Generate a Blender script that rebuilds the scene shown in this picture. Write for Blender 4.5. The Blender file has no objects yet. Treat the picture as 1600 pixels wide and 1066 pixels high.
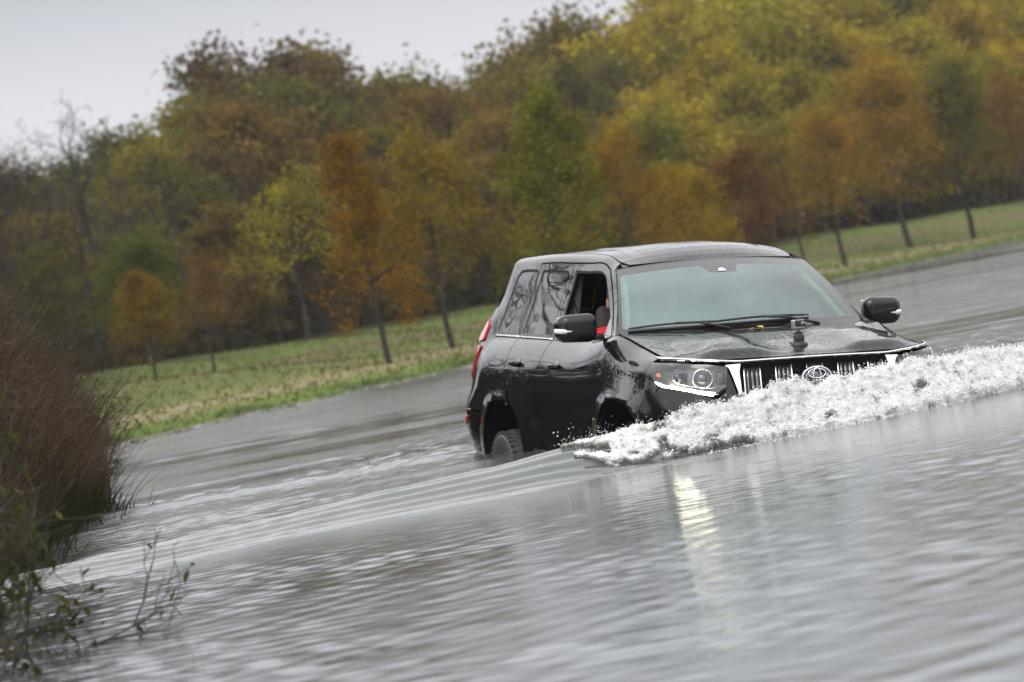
import bpy, bmesh, math, random
import numpy as np
from mathutils import Vector, Matrix, Quaternion
from mathutils.geometry import delaunay_2d_cdt
R = math.radians
SC = bpy.context.scene
rng = np.random.default_rng(7); random.seed(7)

# ================================================================ camera
CAM_H = .97
cd = bpy.data.cameras.new('camera'); cam = bpy.data.objects.new('camera', cd); SC.collection.objects.link(cam)
_rc = np.array([[0.983885, -0.001847, -0.178793], [-0.178802, -0.010164, -0.983833], [0, 0.999947, -0.010330]])
cam.matrix_world = Matrix(((_rc[0,0], -_rc[1,0], -_rc[2,0], 0), (_rc[0,1], -_rc[1,1], -_rc[2,1], 0), (_rc[0,2], -_rc[1,2], -_rc[2,2], CAM_H), (0,0,0,1)))
cd.lens = 135; cd.sensor_width = 36; cd.clip_start = .5; cd.clip_end = 4000
cd.dof.use_dof = True; cd.dof.focus_distance = 21.4; cd.dof.aperture_fstop = 3.8
SC.camera = cam

# ================================================================ sky, sun, exposure
SUN_EL, SUN_AZ = R(48), R(205)
world = bpy.data.worlds.new('World'); SC.world = world; world.use_nodes = True
nt = world.node_tree; nt.nodes.clear()
def N(tree, kind, **kw):
    n = tree.nodes.new(kind)
    for k, v in kw.items():
        if k in n.inputs: n.inputs[k].default_value = v
        else: setattr(n, k, v)
    return n
out = N(nt, 'ShaderNodeOutputWorld'); bg1 = N(nt, 'ShaderNodeBackground'); bg2 = N(nt, 'ShaderNodeBackground'); addn = N(nt, 'ShaderNodeAddShader')
sky = N(nt, 'ShaderNodeTexSky', sky_type='NISHITA', sun_disc=False, sun_elevation=SUN_EL, sun_rotation=SUN_AZ, dust_density=6.0, air_density=1.0)
hs = N(nt, 'ShaderNodeHueSaturation'); hs.inputs['Saturation'].default_value = .25
nt.links.new(sky.outputs[0], hs.inputs['Color']); nt.links.new(hs.outputs[0], bg1.inputs['Color']); bg1.inputs['Strength'].default_value = .05
tc = N(nt, 'ShaderNodeTexCoord'); sep = N(nt, 'ShaderNodeSeparateXYZ'); nt.links.new(tc.outputs['Generated'], sep.inputs[0])
ramp = N(nt, 'ShaderNodeValToRGB'); nt.links.new(sep.outputs['Z'], ramp.inputs[0])
e = ramp.color_ramp.elements; e[0].position = 0.0; e[0].color = (.80, .805, .83, 1); e[1].position = .9; e[1].color = (1.0, 1.0, 1.02, 1)
for p_, c_ in ((.045, (.74,.745,.78,1)), (.075, (.59,.60,.64,1)), (.105, (.38,.39,.44,1)), (.17, (.92,.94,1.0,1)), (.28, (1.,1.,1.,1)), (.5, (1.,1.,1.,1))): ramp.color_ramp.elements.new(p_).color = c_
nz = N(nt, 'ShaderNodeTexNoise', noise_dimensions='3D'); nz.inputs['Scale'].default_value = 2.2; nz.inputs['Detail'].default_value = 3
mp = N(nt, 'ShaderNodeMapping'); mp.inputs['Scale'].default_value = (1, 1, 3.2)
nt.links.new(tc.outputs['Generated'], mp.inputs[0]); nt.links.new(mp.outputs[0], nz.inputs[0])
mr = N(nt, 'ShaderNodeMapRange'); mr.inputs['From Min'].default_value = .3; mr.inputs['From Max'].default_value = .7; mr.inputs['To Min'].default_value = .93; mr.inputs['To Max'].default_value = 1.07
nt.links.new(nz.outputs[0], mr.inputs[0])
mx = N(nt, 'ShaderNodeMix', data_type='RGBA', blend_type='MULTIPLY'); mx.inputs[0].default_value = 1
nt.links.new(ramp.outputs[0], mx.inputs[6]); nt.links.new(mr.outputs[0], mx.inputs[7]); nt.links.new(mx.outputs[2], bg2.inputs['Color']); bg2.inputs['Strength'].default_value = 1.0
rb_ = N(nt, 'ShaderNodeMapRange'); rb_.inputs['From Min'].default_value = .13; rb_.inputs['From Max'].default_value = .8; rb_.inputs['To Min'].default_value = 1.0; rb_.inputs['To Max'].default_value = 1.65; nt.links.new(sep.outputs['Z'], rb_.inputs[0]); nt.links.new(rb_.outputs[0], bg2.inputs['Strength'])
nt.links.new(bg1.outputs[0], addn.inputs[0]); nt.links.new(bg2.outputs[0], addn.inputs[1]); nt.links.new(addn.outputs[0], out.inputs[0])
sl = bpy.data.lights.new('sun', 'SUN'); sl.energy = .7; sl.angle = R(25); sl.color = (1, .97, .92)
so = bpy.data.objects.new('sun', sl); SC.collection.objects.link(so)
so.rotation_euler = Vector((math.sin(SUN_AZ)*math.cos(SUN_EL), math.cos(SUN_AZ)*math.cos(SUN_EL), math.sin(SUN_EL))).to_track_quat('Z', 'Y').to_euler()
SC.view_settings.view_transform = 'Standard'; SC.view_settings.look = 'None'; SC.view_settings.gamma = 1; SC.view_settings.exposure = .15
SC.cycles.use_denoising = True; SC.cycles.max_bounces = 8; SC.cycles.transparent_max_bounces = 12
SC.cycles.sample_clamp_indirect = 30; SC.cycles.caustics_reflective = False; SC.cycles.caustics_refractive = False

# ================================================================ helpers
def tag(o, label=None, cat=None, group=None, kind=None):
    if label: o['label'] = label
    if cat: o['category'] = cat
    if group: o['group'] = group
    if kind: o['kind'] = kind
    return o
def empty(name, loc=(0,0,0), rz=0):
    o = bpy.data.objects.new(name, None); SC.collection.objects.link(o); o.location = loc; o.rotation_euler = (0,0,rz); o.empty_display_size = .2
    return o
def frame_of(d):
    d = np.asarray(d, float); d = d/(np.linalg.norm(d)+1e-12)
    a = np.array([0,0,1.]) if abs(d[2]) < .9 else np.array([1.,0,0])
    u = np.cross(a, d); u /= np.linalg.norm(u); return u, np.cross(d, u), d
class MB:
    def __init__(s): s.v = []; s.f = []; s.m = []; s.s = []; s.n = []; s.k = 0; s.has = False
    def add(s, V, F, mat=0, smooth=True, nor=None):
        V = np.asarray(V, float); s.v.append(V)
        for f in F: s.f.append([i+s.k for i in f]); s.m.append(mat); s.s.append(smooth)
        s.n.append(np.zeros_like(V) if nor is None else np.asarray(nor, float)); s.has |= nor is not None
        s.k += len(V); return s
    def box(s, c, size, rot=None, r=.0, mat=0, taper=None, n=2):
        h = np.asarray(size, float)/2; r = min(r, h.min()*.98)
        if r <= 0: ax = [np.array([-a, a]) for a in h]
        else:
            an = np.sin(np.linspace(0, math.pi/2, n+2)[:-1])  # concentrated near the flat
            ax = []
            for a in h:
                e = (a-r)+r*np.tan(np.linspace(0, math.pi/4, n+1))
                ax.append(np.r_[-e[::-1], e] if a-r > 1e-6 else np.r_[-e[::-1], e[1:]])
        V = []; F = []; idx = {}
        def vid(p):
            key = tuple(np.round(p, 7))
            if key not in idx: idx[key] = len(V); V.append(p)
            return idx[key]
        for d in range(3):
            a, b = (d+1) % 3, (d+2) % 3
            for sg in (-1, 1):
                for i in range(len(ax[a])-1):
                    for j in range(len(ax[b])-1):
                        q = []
                        for ii, jj in ((i,j),(i+1,j),(i+1,j+1),(i,j+1)):
                            p = np.zeros(3); p[d] = sg*h[d]; p[a] = ax[a][ii]; p[b] = ax[b][jj]; q.append(vid(p))
                        F.append(q if sg > 0 else q[::-1])
        V = np.array(V)
        if r > 0:
            Q = np.clip(V, -(h-r), h-r); D = V-Q; L = np.linalg.norm(D, axis=1)[:, None]; V = np.where(L > 1e-9, Q+D/np.maximum(L, 1e-9)*r, V)
        if taper is not None: V = taper(V)
        if rot is not None: V = V@np.array(Matrix(rot).to_3x3()).T if not isinstance(rot, np.ndarray) else V@rot.T
        return s.add(V+np.asarray(c, float), F, mat, r > 0)
    def tube(s, P, rad, n=8, mat=0, cap=True, smooth=True, flat=1.0):
        P = np.asarray(P, float); m = len(P); rad = np.broadcast_to(np.asarray(rad, float), (m,))
        T = np.gradient(P, axis=0); u, w, _ = frame_of(T[0]); V = []
        for i in range(m):
            t = T[i]/(np.linalg.norm(T[i])+1e-12); u = u-t*np.dot(u, t); u /= np.linalg.norm(u)+1e-12; w = np.cross(t, u)
            a = np.linspace(0, 2*math.pi, n, endpoint=False)
            V.append(P[i]+rad[i]*(np.cos(a)[:, None]*u+flat*np.sin(a)[:, None]*w))
        F = [[i*n+j, i*n+(j+1) % n, (i+1)*n+(j+1) % n, (i+1)*n+j] for i in range(m-1) for j in range(n)]
        if cap: F += [list(range(n))[::-1], [(m-1)*n+j for j in range(n)]]
        return s.add(np.vstack(V), F, mat, smooth)
    def lathe(s, prof, c, axis, n=32, mat=0, closed=False):
        u, w, d = frame_of(axis); c = np.asarray(c, float); V = []; m = len(prof)
        for r_, h_ in prof:
            a = np.linspace(0, 2*math.pi, n, endpoint=False); V.append(c+d*h_+r_*(np.cos(a)[:, None]*u+np.sin(a)[:, None]*w))
        mm = m if closed else m-1
        F = [[i*n+j, i*n+(j+1) % n, ((i+1) % m)*n+(j+1) % n, ((i+1) % m)*n+j] for i in range(mm) for j in range(n)]
        return s.add(np.vstack(V), F, mat, True)
    def loft(s, rings, mat=0, cap=True, smooth=True):
        n = len(rings[0]); m = len(rings)
        F = [[i*n+j, i*n+(j+1) % n, (i+1)*n+(j+1) % n, (i+1)*n+j] for i in range(m-1) for j in range(n)]
        if cap: F += [list(range(n))[::-1], [(m-1)*n+j for j in range(n)]]
        return s.add(np.vstack(rings), F, mat, smooth)
    def build(s, name, mats, parent=None, link=True):
        me = bpy.data.meshes.new(name); V = np.vstack(s.v)
        me.from_pydata(V.tolist(), [], s.f); me.validate(verbose=False) if False else None
        me.polygons.foreach_set('material_index', s.m); me.polygons.foreach_set('use_smooth', s.s); me.update()
        if s.has:
            NN = np.vstack(s.n); li = np.empty(len(me.loops), int); me.loops.foreach_get('vertex_index', li)
            me.normals_split_custom_set(NN[li].tolist())
        for m in (mats if isinstance(mats, (list, tuple)) else [mats]): me.materials.append(m)
        o = bpy.data.objects.new(name, me)
        if link: SC.collection.objects.link(o)
        if parent: o.parent = parent
        return o
def fast_mesh(name, V, F, mats, parent=None, smooth=False, mi=None):
    """V (n,3), F (m,k) arrays, k fixed"""
    V = np.ascontiguousarray(V, np.float32); F = np.ascontiguousarray(F, np.int32); k = F.shape[1]
    me = bpy.data.meshes.new(name); me.vertices.add(len(V)); me.vertices.foreach_set('co', V.ravel())
    me.loops.add(F.size); me.loops.foreach_set('vertex_index', F.ravel())
    me.polygons.add(len(F)); me.polygons.foreach_set('loop_start', np.arange(0, F.size, k, dtype=np.int32)); me.polygons.foreach_set('loop_total', np.full(len(F), k, np.int32))
    me.polygons.foreach_set('use_smooth', np.full(len(F), smooth, bool))
    if mi is not None: me.polygons.foreach_set('material_index', np.asarray(mi, np.int32))
    me.update(calc_edges=True)
    for m in (mats if isinstance(mats, (list, tuple)) else [mats]): me.materials.append(m)
    o = bpy.data.objects.new(name, me); SC.collection.objects.link(o)
    if parent: o.parent = parent
    return o
_tab = rng.random((64, 64, 64)).astype(np.float32)*2-1
def vnoise(x, y, z=0.):
    x, y, z = np.broadcast_arrays(np.asarray(x, float), np.asarray(y, float), np.asarray(z, float))
    i, j, k = np.floor(x).astype(int), np.floor(y).astype(int), np.floor(z).astype(int)
    a, b, c = x-i, y-j, z-k; a, b, c = [q*q*q*(q*(q*6-15)+10) for q in (a, b, c)]
    i0, j0, k0, i1, j1, k1 = i & 63, j & 63, k & 63, (i+1) & 63, (j+1) & 63, (k+1) & 63
    L = lambda p, q, t: p+(q-p)*t
    return L(L(L(_tab[i0,j0,k0], _tab[i1,j0,k0], a), L(_tab[i0,j1,k0], _tab[i1,j1,k0], a), b), L(L(_tab[i0,j0,k1], _tab[i1,j0,k1], a), L(_tab[i0,j1,k1], _tab[i1,j1,k1], a), b), c)
def fbm(x, y, z=0., o=4, g=.5):
    s = 0; a = 1
    for q in range(o): s = s+a*vnoise(x*2**q+17.3*q, y*2**q+5.1*q, z*2**q+9.7*q); a *= g
    return s

# ================================================================ materials
def mat(name, col=(.5,.5,.5), rough=.5, metal=0., coat=0., spec=.5, ior=None, emit=None, es=0., trans=0., alpha=1., sss=0.):
    m = bpy.data.materials.new(name); m.use_nodes = True; b = m.node_tree.nodes['Principled BSDF']
    b.inputs['Base Color'].default_value = (*col, 1); b.inputs['Roughness'].default_value = rough; b.inputs['Metallic'].default_value = metal
    b.inputs['Coat Weight'].default_value = coat; b.inputs['Coat Roughness'].default_value = .03; b.inputs['Specular IOR Level'].default_value = spec
    b.inputs['Transmission Weight'].default_value = trans
    if ior: b.inputs['IOR'].default_value = ior
    if emit: b.inputs['Emission Color'].default_value = (*emit, 1); b.inputs['Emission Strength'].default_value = es
    if sss: b.inputs['Subsurface Weight'].default_value = sss; b.inputs['Subsurface Radius'].default_value = (.03,.03,.03)
    return m
def nodes(m): return m.node_tree, m.node_tree.nodes['Principled BSDF'], m.node_tree.links
def add_noise_color(m, c1, c2, scale=8, detail=5, coord='Object', c3=None, stretch=None, lo=.35, hi=.65):
    t, b, L = nodes(m); tc = N(t, 'ShaderNodeTexCoord'); nz = N(t, 'ShaderNodeTexNoise'); nz.inputs['Scale'].default_value = scale; nz.inputs['Detail'].default_value = detail
    src = tc.outputs[coord]
    if stretch: mp = N(t, 'ShaderNodeMapping'); mp.inputs['Scale'].default_value = stretch; L.new(src, mp.inputs[0]); src = mp.outputs[0]
    L.new(src, nz.inputs['Vector']); r = N(t, 'ShaderNodeValToRGB'); L.new(nz.outputs[0], r.inputs[0])
    r.color_ramp.elements[0].position = lo; r.color_ramp.elements[0].color = (*c1, 1); r.color_ramp.elements[1].position = hi; r.color_ramp.elements[1].color = (*c2, 1)
    if c3: q = r.color_ramp.elements.new((lo+hi)/2); q.color = (*c3, 1)
    L.new(r.outputs[0], b.inputs['Base Color']); return r
def add_bump(m, scale=40, strength=.3, dist=.01, detail=6, coord='Object'):
    t, b, L = nodes(m); tc = N(t, 'ShaderNodeTexCoord'); nz = N(t, 'ShaderNodeTexNoise'); nz.inputs['Scale'].default_value = scale; nz.inputs['Detail'].default_value = detail
    bp = N(t, 'ShaderNodeBump'); bp.inputs['Strength'].default_value = strength; bp.inputs['Distance'].default_value = dist
    L.new(tc.outputs[coord], nz.inputs['Vector']); L.new(nz.outputs[0], bp.inputs['Height']); L.new(bp.outputs[0], b.inputs['Normal'])
def paint_mat(name, wet):
    m = mat(name, (.006,.006,.0075), .4, 0., 1., .0); t, b, L = nodes(m); b.inputs['Coat Roughness'].default_value = .02
    tc = N(t, 'ShaderNodeTexCoord'); vo = N(t, 'ShaderNodeTexVoronoi'); vo.inputs['Scale'].default_value = 95 if wet else 60
    vo2 = N(t, 'ShaderNodeTexVoronoi'); vo2.inputs['Scale'].default_value = 50
    nz = N(t, 'ShaderNodeTexNoise'); nz.inputs['Scale'].default_value = 5; nz.inputs['Detail'].default_value = 4
    for q in (vo, vo2, nz): L.new(tc.outputs['Object'], q.inputs['Vector'])
    def drop(v, r):
        a = N(t, 'ShaderNodeMapRange'); a.inputs['From Min'].default_value = 0; a.inputs['From Max'].default_value = r; a.inputs['To Min'].default_value = 1; a.inputs['To Max'].default_value = 0
        L.new(v.outputs['Distance'], a.inputs[0]); p = N(t, 'ShaderNodeMath', operation='POWER'); p.inputs[1].default_value = .5; L.new(a.outputs[0], p.inputs[0])
        g = N(t, 'ShaderNodeSeparateColor'); L.new(v.outputs['Color'], g.inputs[0])
        c = N(t, 'ShaderNodeMath', operation='GREATER_THAN'); L.new(g.outputs[0], c.inputs[0])
        k = N(t, 'ShaderNodeMapRange'); k.inputs['From Min'].default_value = .35; k.inputs['From Max'].default_value = .65
        k.inputs['To Min'].default_value = 1.0 if not wet else .85; k.inputs['To Max'].default_value = .75 if not wet else .25; L.new(nz.outputs[0], k.inputs[0]); L.new(k.outputs[0], c.inputs[1])
        o = N(t, 'ShaderNodeMath', operation='MULTIPLY'); L.new(p.outputs[0], o.inputs[0]); L.new(c.outputs[0], o.inputs[1]); return o
    d1, d2 = drop(vo, .42), drop(vo2, .3)
    ad = N(t, 'ShaderNodeMath', operation='ADD'); L.new(d1.outputs[0], ad.inputs[0]); L.new(d2.outputs[0], ad.inputs[1])
    geo = N(t, 'ShaderNodeNewGeometry'); sx = N(t, 'ShaderNodeSeparateXYZ'); L.new(geo.outputs['Normal'], sx.inputs[0])
    up = N(t, 'ShaderNodeMapRange'); up.inputs['From Min'].default_value = .1; up.inputs['From Max'].default_value = .6; up.inputs['To Min'].default_value = .02; up.inputs['To Max'].default_value = 1; L.new(sx.outputs['Z'], up.inputs[0])
    mu = N(t, 'ShaderNodeMath', operation='MULTIPLY'); L.new(ad.outputs[0], mu.inputs[0]); L.new(up.outputs[0], mu.inputs[1])
    bp = N(t, 'ShaderNodeBump'); bp.inputs['Strength'].default_value = .9 if wet else .22; bp.inputs['Distance'].default_value = .004
    L.new(mu.outputs[0], bp.inputs['Height']); L.new(bp.outputs[0], b.inputs['Normal']); L.new(bp.outputs[0], b.inputs['Coat Normal'])
    return m
M = {}
M['paint'] = paint_mat('black_paint', False); M['paint_wet'] = paint_mat('wet_black_paint', True)
M['black'] = mat('black_plastic', (.012,.012,.012), .45); M['rubber'] = mat('rubber', (.055,.053,.05), .40); M['gloss'] = mat('gloss_black', (.008,.008,.009), .12, coat=.6)
M['dark'] = mat('dark_liner', (.006,.006,.006), .9, spec=.1); M['chrome'] = mat('chrome', (.83,.84,.86), .06, 1.); M['barchrome'] = mat('dark_chrome', (.16,.17,.18), .22, 1.)
M['privacy'] = mat('privacy_glass', (.010,.011,.012), .02, coat=1., spec=.8)
M['red'] = mat('red_lens', (.50,.006,.012), .12, coat=1., emit=(.8,.01,.02), es=.10); M['amber'] = mat('amber_lens', (.75,.16,.03), .2, coat=.6)
M['drl'] = mat('daytime_lamp', (.9,.9,.8), .3, emit=(1.,.97,.72), es=22.); M['silver'] = mat('silver_metal', (.55,.56,.58), .25, 1.)
M['lens'] = mat('projector_lens', (.03,.035,.04), .05, coat=1., spec=1.); M['white'] = mat('white_plastic', (.7,.7,.7), .3)
M['seat'] = mat('seat_fabric', (.05,.045,.042), .85); M['dash'] = mat('dashboard', (.035,.034,.033), .7); M['trim'] = mat('cabin_trim', (.32,.30,.27), .8)
M['skin'] = mat('skin', (.48,.27,.19), .5, sss=.1); M['hair'] = mat('dark_hair', (.02,.014,.01), .7); M['redcloth'] = mat('red_jacket', (.55,.012,.02), .75); M['navy'] = mat('dark_jacket', (.03,.035,.05), .8)
M['disc'] = mat('wheel_alloy', (.42,.43,.44), .3, .9); M['yleaf'] = mat('yellow_leaf', (.75,.42,.03), .6)
def glass_mat(name, tint, fog, fogcol, refl=1.25):
    m = bpy.data.materials.new(name); m.use_nodes = True; t = m.node_tree; t.nodes.clear(); L = t.links
    o = N(t, 'ShaderNodeOutputMaterial'); tr = N(t, 'ShaderNodeBsdfTransparent'); tr.inputs[0].default_value = (*tint, 1)
    df = N(t, 'ShaderNodeBsdfDiffuse'); df.inputs[0].default_value = (*fogcol, 1); tl = N(t, 'ShaderNodeBsdfTranslucent'); tl.inputs[0].default_value = (*fogcol, 1)
    gl = N(t, 'ShaderNodeBsdfGlossy'); gl.inputs['Roughness'].default_value = .015; gl.inputs[0].default_value = (1,1,1,1)
    m1 = N(t, 'ShaderNodeMixShader'); m1.inputs[0].default_value = .35; L.new(df.outputs[0], m1.inputs[1]); L.new(tl.outputs[0], m1.inputs[2])
    m2 = N(t, 'ShaderNodeMixShader'); L.new(tr.outputs[0], m2.inputs[1]); L.new(m1.outputs[0], m2.inputs[2])
    tc = N(t, 'ShaderNodeTexCoord'); nz = N(t, 'ShaderNodeTexNoise'); nz.inputs['Scale'].default_value = 3.; nz.inputs['Detail'].default_value = 3; L.new(tc.outputs['Object'], nz.inputs['Vector'])
    mr = N(t, 'ShaderNodeMapRange'); mr.inputs['From Min'].default_value = .3; mr.inputs['From Max'].default_value = .7; mr.inputs['To Min'].default_value = fog*.75; mr.inputs['To Max'].default_value = min(1, fog*1.25); L.new(nz.outputs[0], mr.inputs[0]); sy = N(t, 'ShaderNodeSeparateXYZ'); L.new(tc.outputs['Object'], sy.inputs[0]); my_ = N(t, 'ShaderNodeMapRange'); my_.inputs['From Min'].default_value = .05; my_.inputs['From Max'].default_value = .55; my_.inputs['To Min'].default_value = 1.15; my_.inputs['To Max'].default_value = .5; L.new(sy.outputs['Y'], my_.inputs[0]); mf = N(t, 'ShaderNodeMath', operation='MULTIPLY'); L.new(mr.outputs[0], mf.inputs[0]); L.new(my_.outputs[0], mf.inputs[1]); L.new(mf.outputs[0], m2.inputs[0])
    fr = N(t, 'ShaderNodeFresnel'); fr.inputs[0].default_value = 1.52; m3 = N(t, 'ShaderNodeMixShader')
    f2 = N(t, 'ShaderNodeMath', operation='MULTIPLY'); f2.inputs[1].default_value = refl; f2.use_clamp = True; L.new(fr.outputs[0], f2.inputs[0])
    L.new(f2.outputs[0], m3.inputs[0]); L.new(m2.outputs[0], m3.inputs[1]); L.new(gl.outputs[0], m3.inputs[2]); L.new(m3.outputs[0], o.inputs[0]); return m
M['windshield'] = glass_mat('misted_glass', (.60,.84,.80), .24, (.44,.68,.68)); M['privacy'] = glass_mat('privacy_glass', (.10,.11,.11), .0, (.1,.1,.1), .95); M['clear'] = glass_mat('clear_glass', (.88,.93,.91), .0, (.5,.5,.5)); M['lamp_glass'] = glass_mat('lamp_lens', (.95,.96,.97), .03, (.6,.6,.6))
# ---------------------------------------------------------------- car surface
def crom(P, n):
    P = np.asarray(P, float); m = len(P)
    Q = np.vstack([2*P[0]-P[1], P, 2*P[-1]-P[-2]])
    u = np.linspace(0, m-1, n); i = np.minimum(u.astype(int), m-2); f = (u-i)[:, None]
    a, b, c, d = Q[i], Q[i+1], Q[i+2], Q[i+3]
    return .5*((2*b)+(c-a)*f+(2*a-5*b+4*c-d)*f**2+(3*b-a-3*c+d)*f**3)
_plan = [(2.42,0),(2.418,.2),(2.40,.4),(2.35,.585),(2.26,.735),(2.12,.845),(1.93,.903),(1.6,.925),(1.2,.925),(.8,.922),(.3,.922),(-.2,.922),
         (-.7,.924),(-1.2,.925),(-1.6,.922),(-1.95,.920),(-2.2,.912),(-2.35,.872),(-2.41,.74),(-2.42,.45),(-2.42,.2),(-2.42,0)]
_c = crom(_plan, 3000)
_s = np.r_[0, np.cumsum(np.hypot(*np.diff(_c, axis=0).T))]
TT = _s[-1]; TG = np.linspace(0, TT, 900)
BX = np.interp(TG, _s, _c[:, 0]); BY = np.interp(TG, _s, _c[:, 1])
_dx, _dy = np.gradient(BX), np.gradient(BY); _l = np.hypot(_dx, _dy)
NX, NY = -_dy/_l*-1, _dx/_l*-1
def smooth1(a, k=9):
    p = np.pad(a, k, mode='edge'); ker = np.ones(2*k+1)/(2*k+1)
    return np.convolve(p, ker, 'same')[k:-k]
NX, NY = smooth1(NX, 12), smooth1(NY, 12)
_l = np.hypot(NX, NY); NX /= _l; NY /= _l
WNX, WNY = smooth1(NX, 34), smooth1(NY, 34)
_l = np.hypot(WNX, WNY); WNX /= _l; WNY /= _l
def TX(x): return float(np.interp(-x, -BX[60:-60], TG[60:-60]))
def TY(y): return float(np.interp(y, BY[:330], TG[:330]))
def TR(y): return float(np.interp(-y, -BY[-200:], TG[-200:]))
_st = [ # t, lower z, lower inset, upper z, upper inset
 (0,        [.36,.46,.58,.70,.80,.88,.95,1.01,1.05,1.08],[.14,.06,.01,.0,.0,.01,.02,.03,.04,.055]),
 (TY(.6),   [.36,.46,.58,.70,.80,.88,.95,1.01,1.055,1.09],[.13,.06,.015,.0,.0,.01,.02,.03,.042,.06]),
 (TX(2.2),  [.36,.46,.58,.70,.80,.89,.97,1.03,1.075,1.10],[.12,.06,.02,.01,.0,.01,.02,.03,.05,.085]),
 (TX(2.05), [.36,.46,.58,.70,.80,.90,.98,1.04,1.085,1.11],[.10,.05,.02,.01,.005,.01,.02,.03,.06,.125]),
 (TX(1.6),  [.36,.48,.60,.72,.84,.94,1.02,1.09,1.145,1.175],[.05,.03,.015,.005,.0,.01,.03,.055,.10,.165]),
 (TX(1.15), [.36,.48,.60,.72,.84,.96,1.06,1.15,1.22,1.262],[.05,.03,.02,.01,.005,.012,.03,.055,.085,.13]),
 (TX(.3),   [.36,.46,.58,.70,.82,.94,1.04,1.12,1.19,1.245],[.06,.035,.03,.028,.018,.012,.028,.055,.10,.15]),
 (TX(-1.),  [.36,.46,.58,.70,.83,.96,1.07,1.15,1.23,1.285],[.06,.035,.03,.022,.008,.008,.025,.055,.10,.15]),
 (TX(-1.9), [.38,.48,.60,.72,.85,.98,1.09,1.18,1.25,1.31],[.07,.04,.015,.005,.0,.012,.03,.06,.10,.155]),
 (TX(-2.25),[.44,.52,.62,.74,.86,.98,1.08,1.17,1.25,1.32],[.10,.05,.01,-.01,-.01,.03,.05,.075,.10,.125]),
 (TR(.5),   [.46,.54,.62,.74,.86,.98,1.08,1.17,1.25,1.32],[.10,.05,.01,-.01,-.01,.05,.06,.07,.08,.10]),
 (TT,       [.46,.54,.62,.74,.86,.98,1.08,1.17,1.25,1.32],[.10,.05,.01,-.01,-.01,.05,.06,.07,.08,.10])]
_up = [
 (TX(1.15), [1.262,1.34,1.43,1.52,1.60,1.655,1.685],[.13,.17,.215,.26,.292,.325,.40]),
 (TX(.85),  [1.252,1.34,1.43,1.52,1.61,1.665,1.695],[.14,.178,.22,.26,.292,.325,.40]),
 (TX(.5),   [1.248,1.34,1.44,1.54,1.63,1.68,1.708],[.147,.182,.222,.262,.296,.33,.40]),
 (TX(.15),  [1.246,1.35,1.46,1.58,1.68,1.74,1.768],[.15,.19,.23,.275,.312,.345,.41]),
 (TX(-.3),  [1.256,1.36,1.48,1.60,1.705,1.768,1.80],[.15,.19,.235,.28,.315,.342,.40]),
 (TX(-1.2), [1.29,1.39,1.51,1.63,1.742,1.80,1.833],[.152,.19,.232,.272,.306,.33,.39]),
 (TX(-1.9), [1.31,1.41,1.52,1.64,1.752,1.808,1.838],[.155,.192,.232,.27,.306,.33,.39]),
 (TX(-2.25),[1.32,1.42,1.53,1.64,1.735,1.78,1.80],[.125,.18,.245,.31,.37,.425,.50]),
 (TR(.8),[1.32,1.42,1.53,1.64,1.735,1.78,1.80],[.115,.20,.29,.375,.445,.50,.58]),
 (TR(.5),   [1.32,1.42,1.53,1.64,1.735,1.78,1.80],[.10,.155,.225,.305,.39,.45,.54]),
 (TT,       [1.32,1.42,1.53,1.64,1.735,1.78,1.80],[.10,.155,.225,.305,.39,.45,.54])]
NV = 160
def hermite(tk, yk, t):
    # monotone-ish cubic through (tk,yk); yk may be 2-D (k, m)
    tk = np.asarray(tk, float); yk = np.asarray(yk, float)
    h = np.diff(tk)[:, None]; dl = np.diff(yk, axis=0)/h
    m = np.zeros_like(yk); m[1:-1] = np.where(dl[1:]*dl[:-1] > 0, 2*dl[1:]*dl[:-1]/(dl[1:]+dl[:-1]+1e-12), 0)
    i = np.clip(np.searchsorted(tk, t)-1, 0, len(tk)-2); u = ((t-tk[i])/h[i, 0])[:, None]; hh = h[i]
    u = np.clip(u, 0, 1)
    return (2*u**3-3*u**2+1)*yk[i]+(u**3-2*u**2+u)*hh*m[i]+(-2*u**3+3*u**2)*yk[i+1]+(u**3-u**2)*hh*m[i+1]
def vexp(A, n):   # (nt,k) -> (nt,n) smooth along v
    return crom(A.T, n).T
ZL = vexp(hermite([s[0] for s in _st], [s[1] for s in _st], TG), NV)
IL = vexp(hermite([s[0] for s in _st], [s[2] for s in _st], TG), NV)
_tu = np.maximum(TG, TX(1.15))
ZU = vexp(hermite([s[0] for s in _up], [s[1] for s in _up], _tu), NV)
IU = vexp(hermite([s[0] for s in _up], [s[2] for s in _up], _tu), NV)
ARX = {1: 1.505, -1: -1.29}; ARZ = .40
def arch_r(x, z, w):   # 1.0 on the arch opening
    dx = np.abs(x-ARX[w])/.505; dz = np.maximum(z-ARZ, 0)/(.485 if w > 0 else .50)
    return (dx**2.35+dz**2.35)**(1/2.35)
for w in (1, -1):      # wheel-arch flares
    r = arch_r(BX[:, None]+0*ZL, ZL, w)
    f = np.clip((1.36-r)/.36, 0, 1); f = f*f*(3-2*f)
    lip = np.exp(-((r-1.03)/.035)**2)
    fade = np.clip((1.02-ZL)/.15, 0, 1)
    IL -= (.022*f+.006*lip)*fade
TAB_Z = np.hstack([ZL, ZU[:, 1:]]); TAB_I = np.hstack([IL, IU[:, 1:]])
NVT = TAB_Z.shape[1]; VG = np.linspace(0, 2, NVT)
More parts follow.
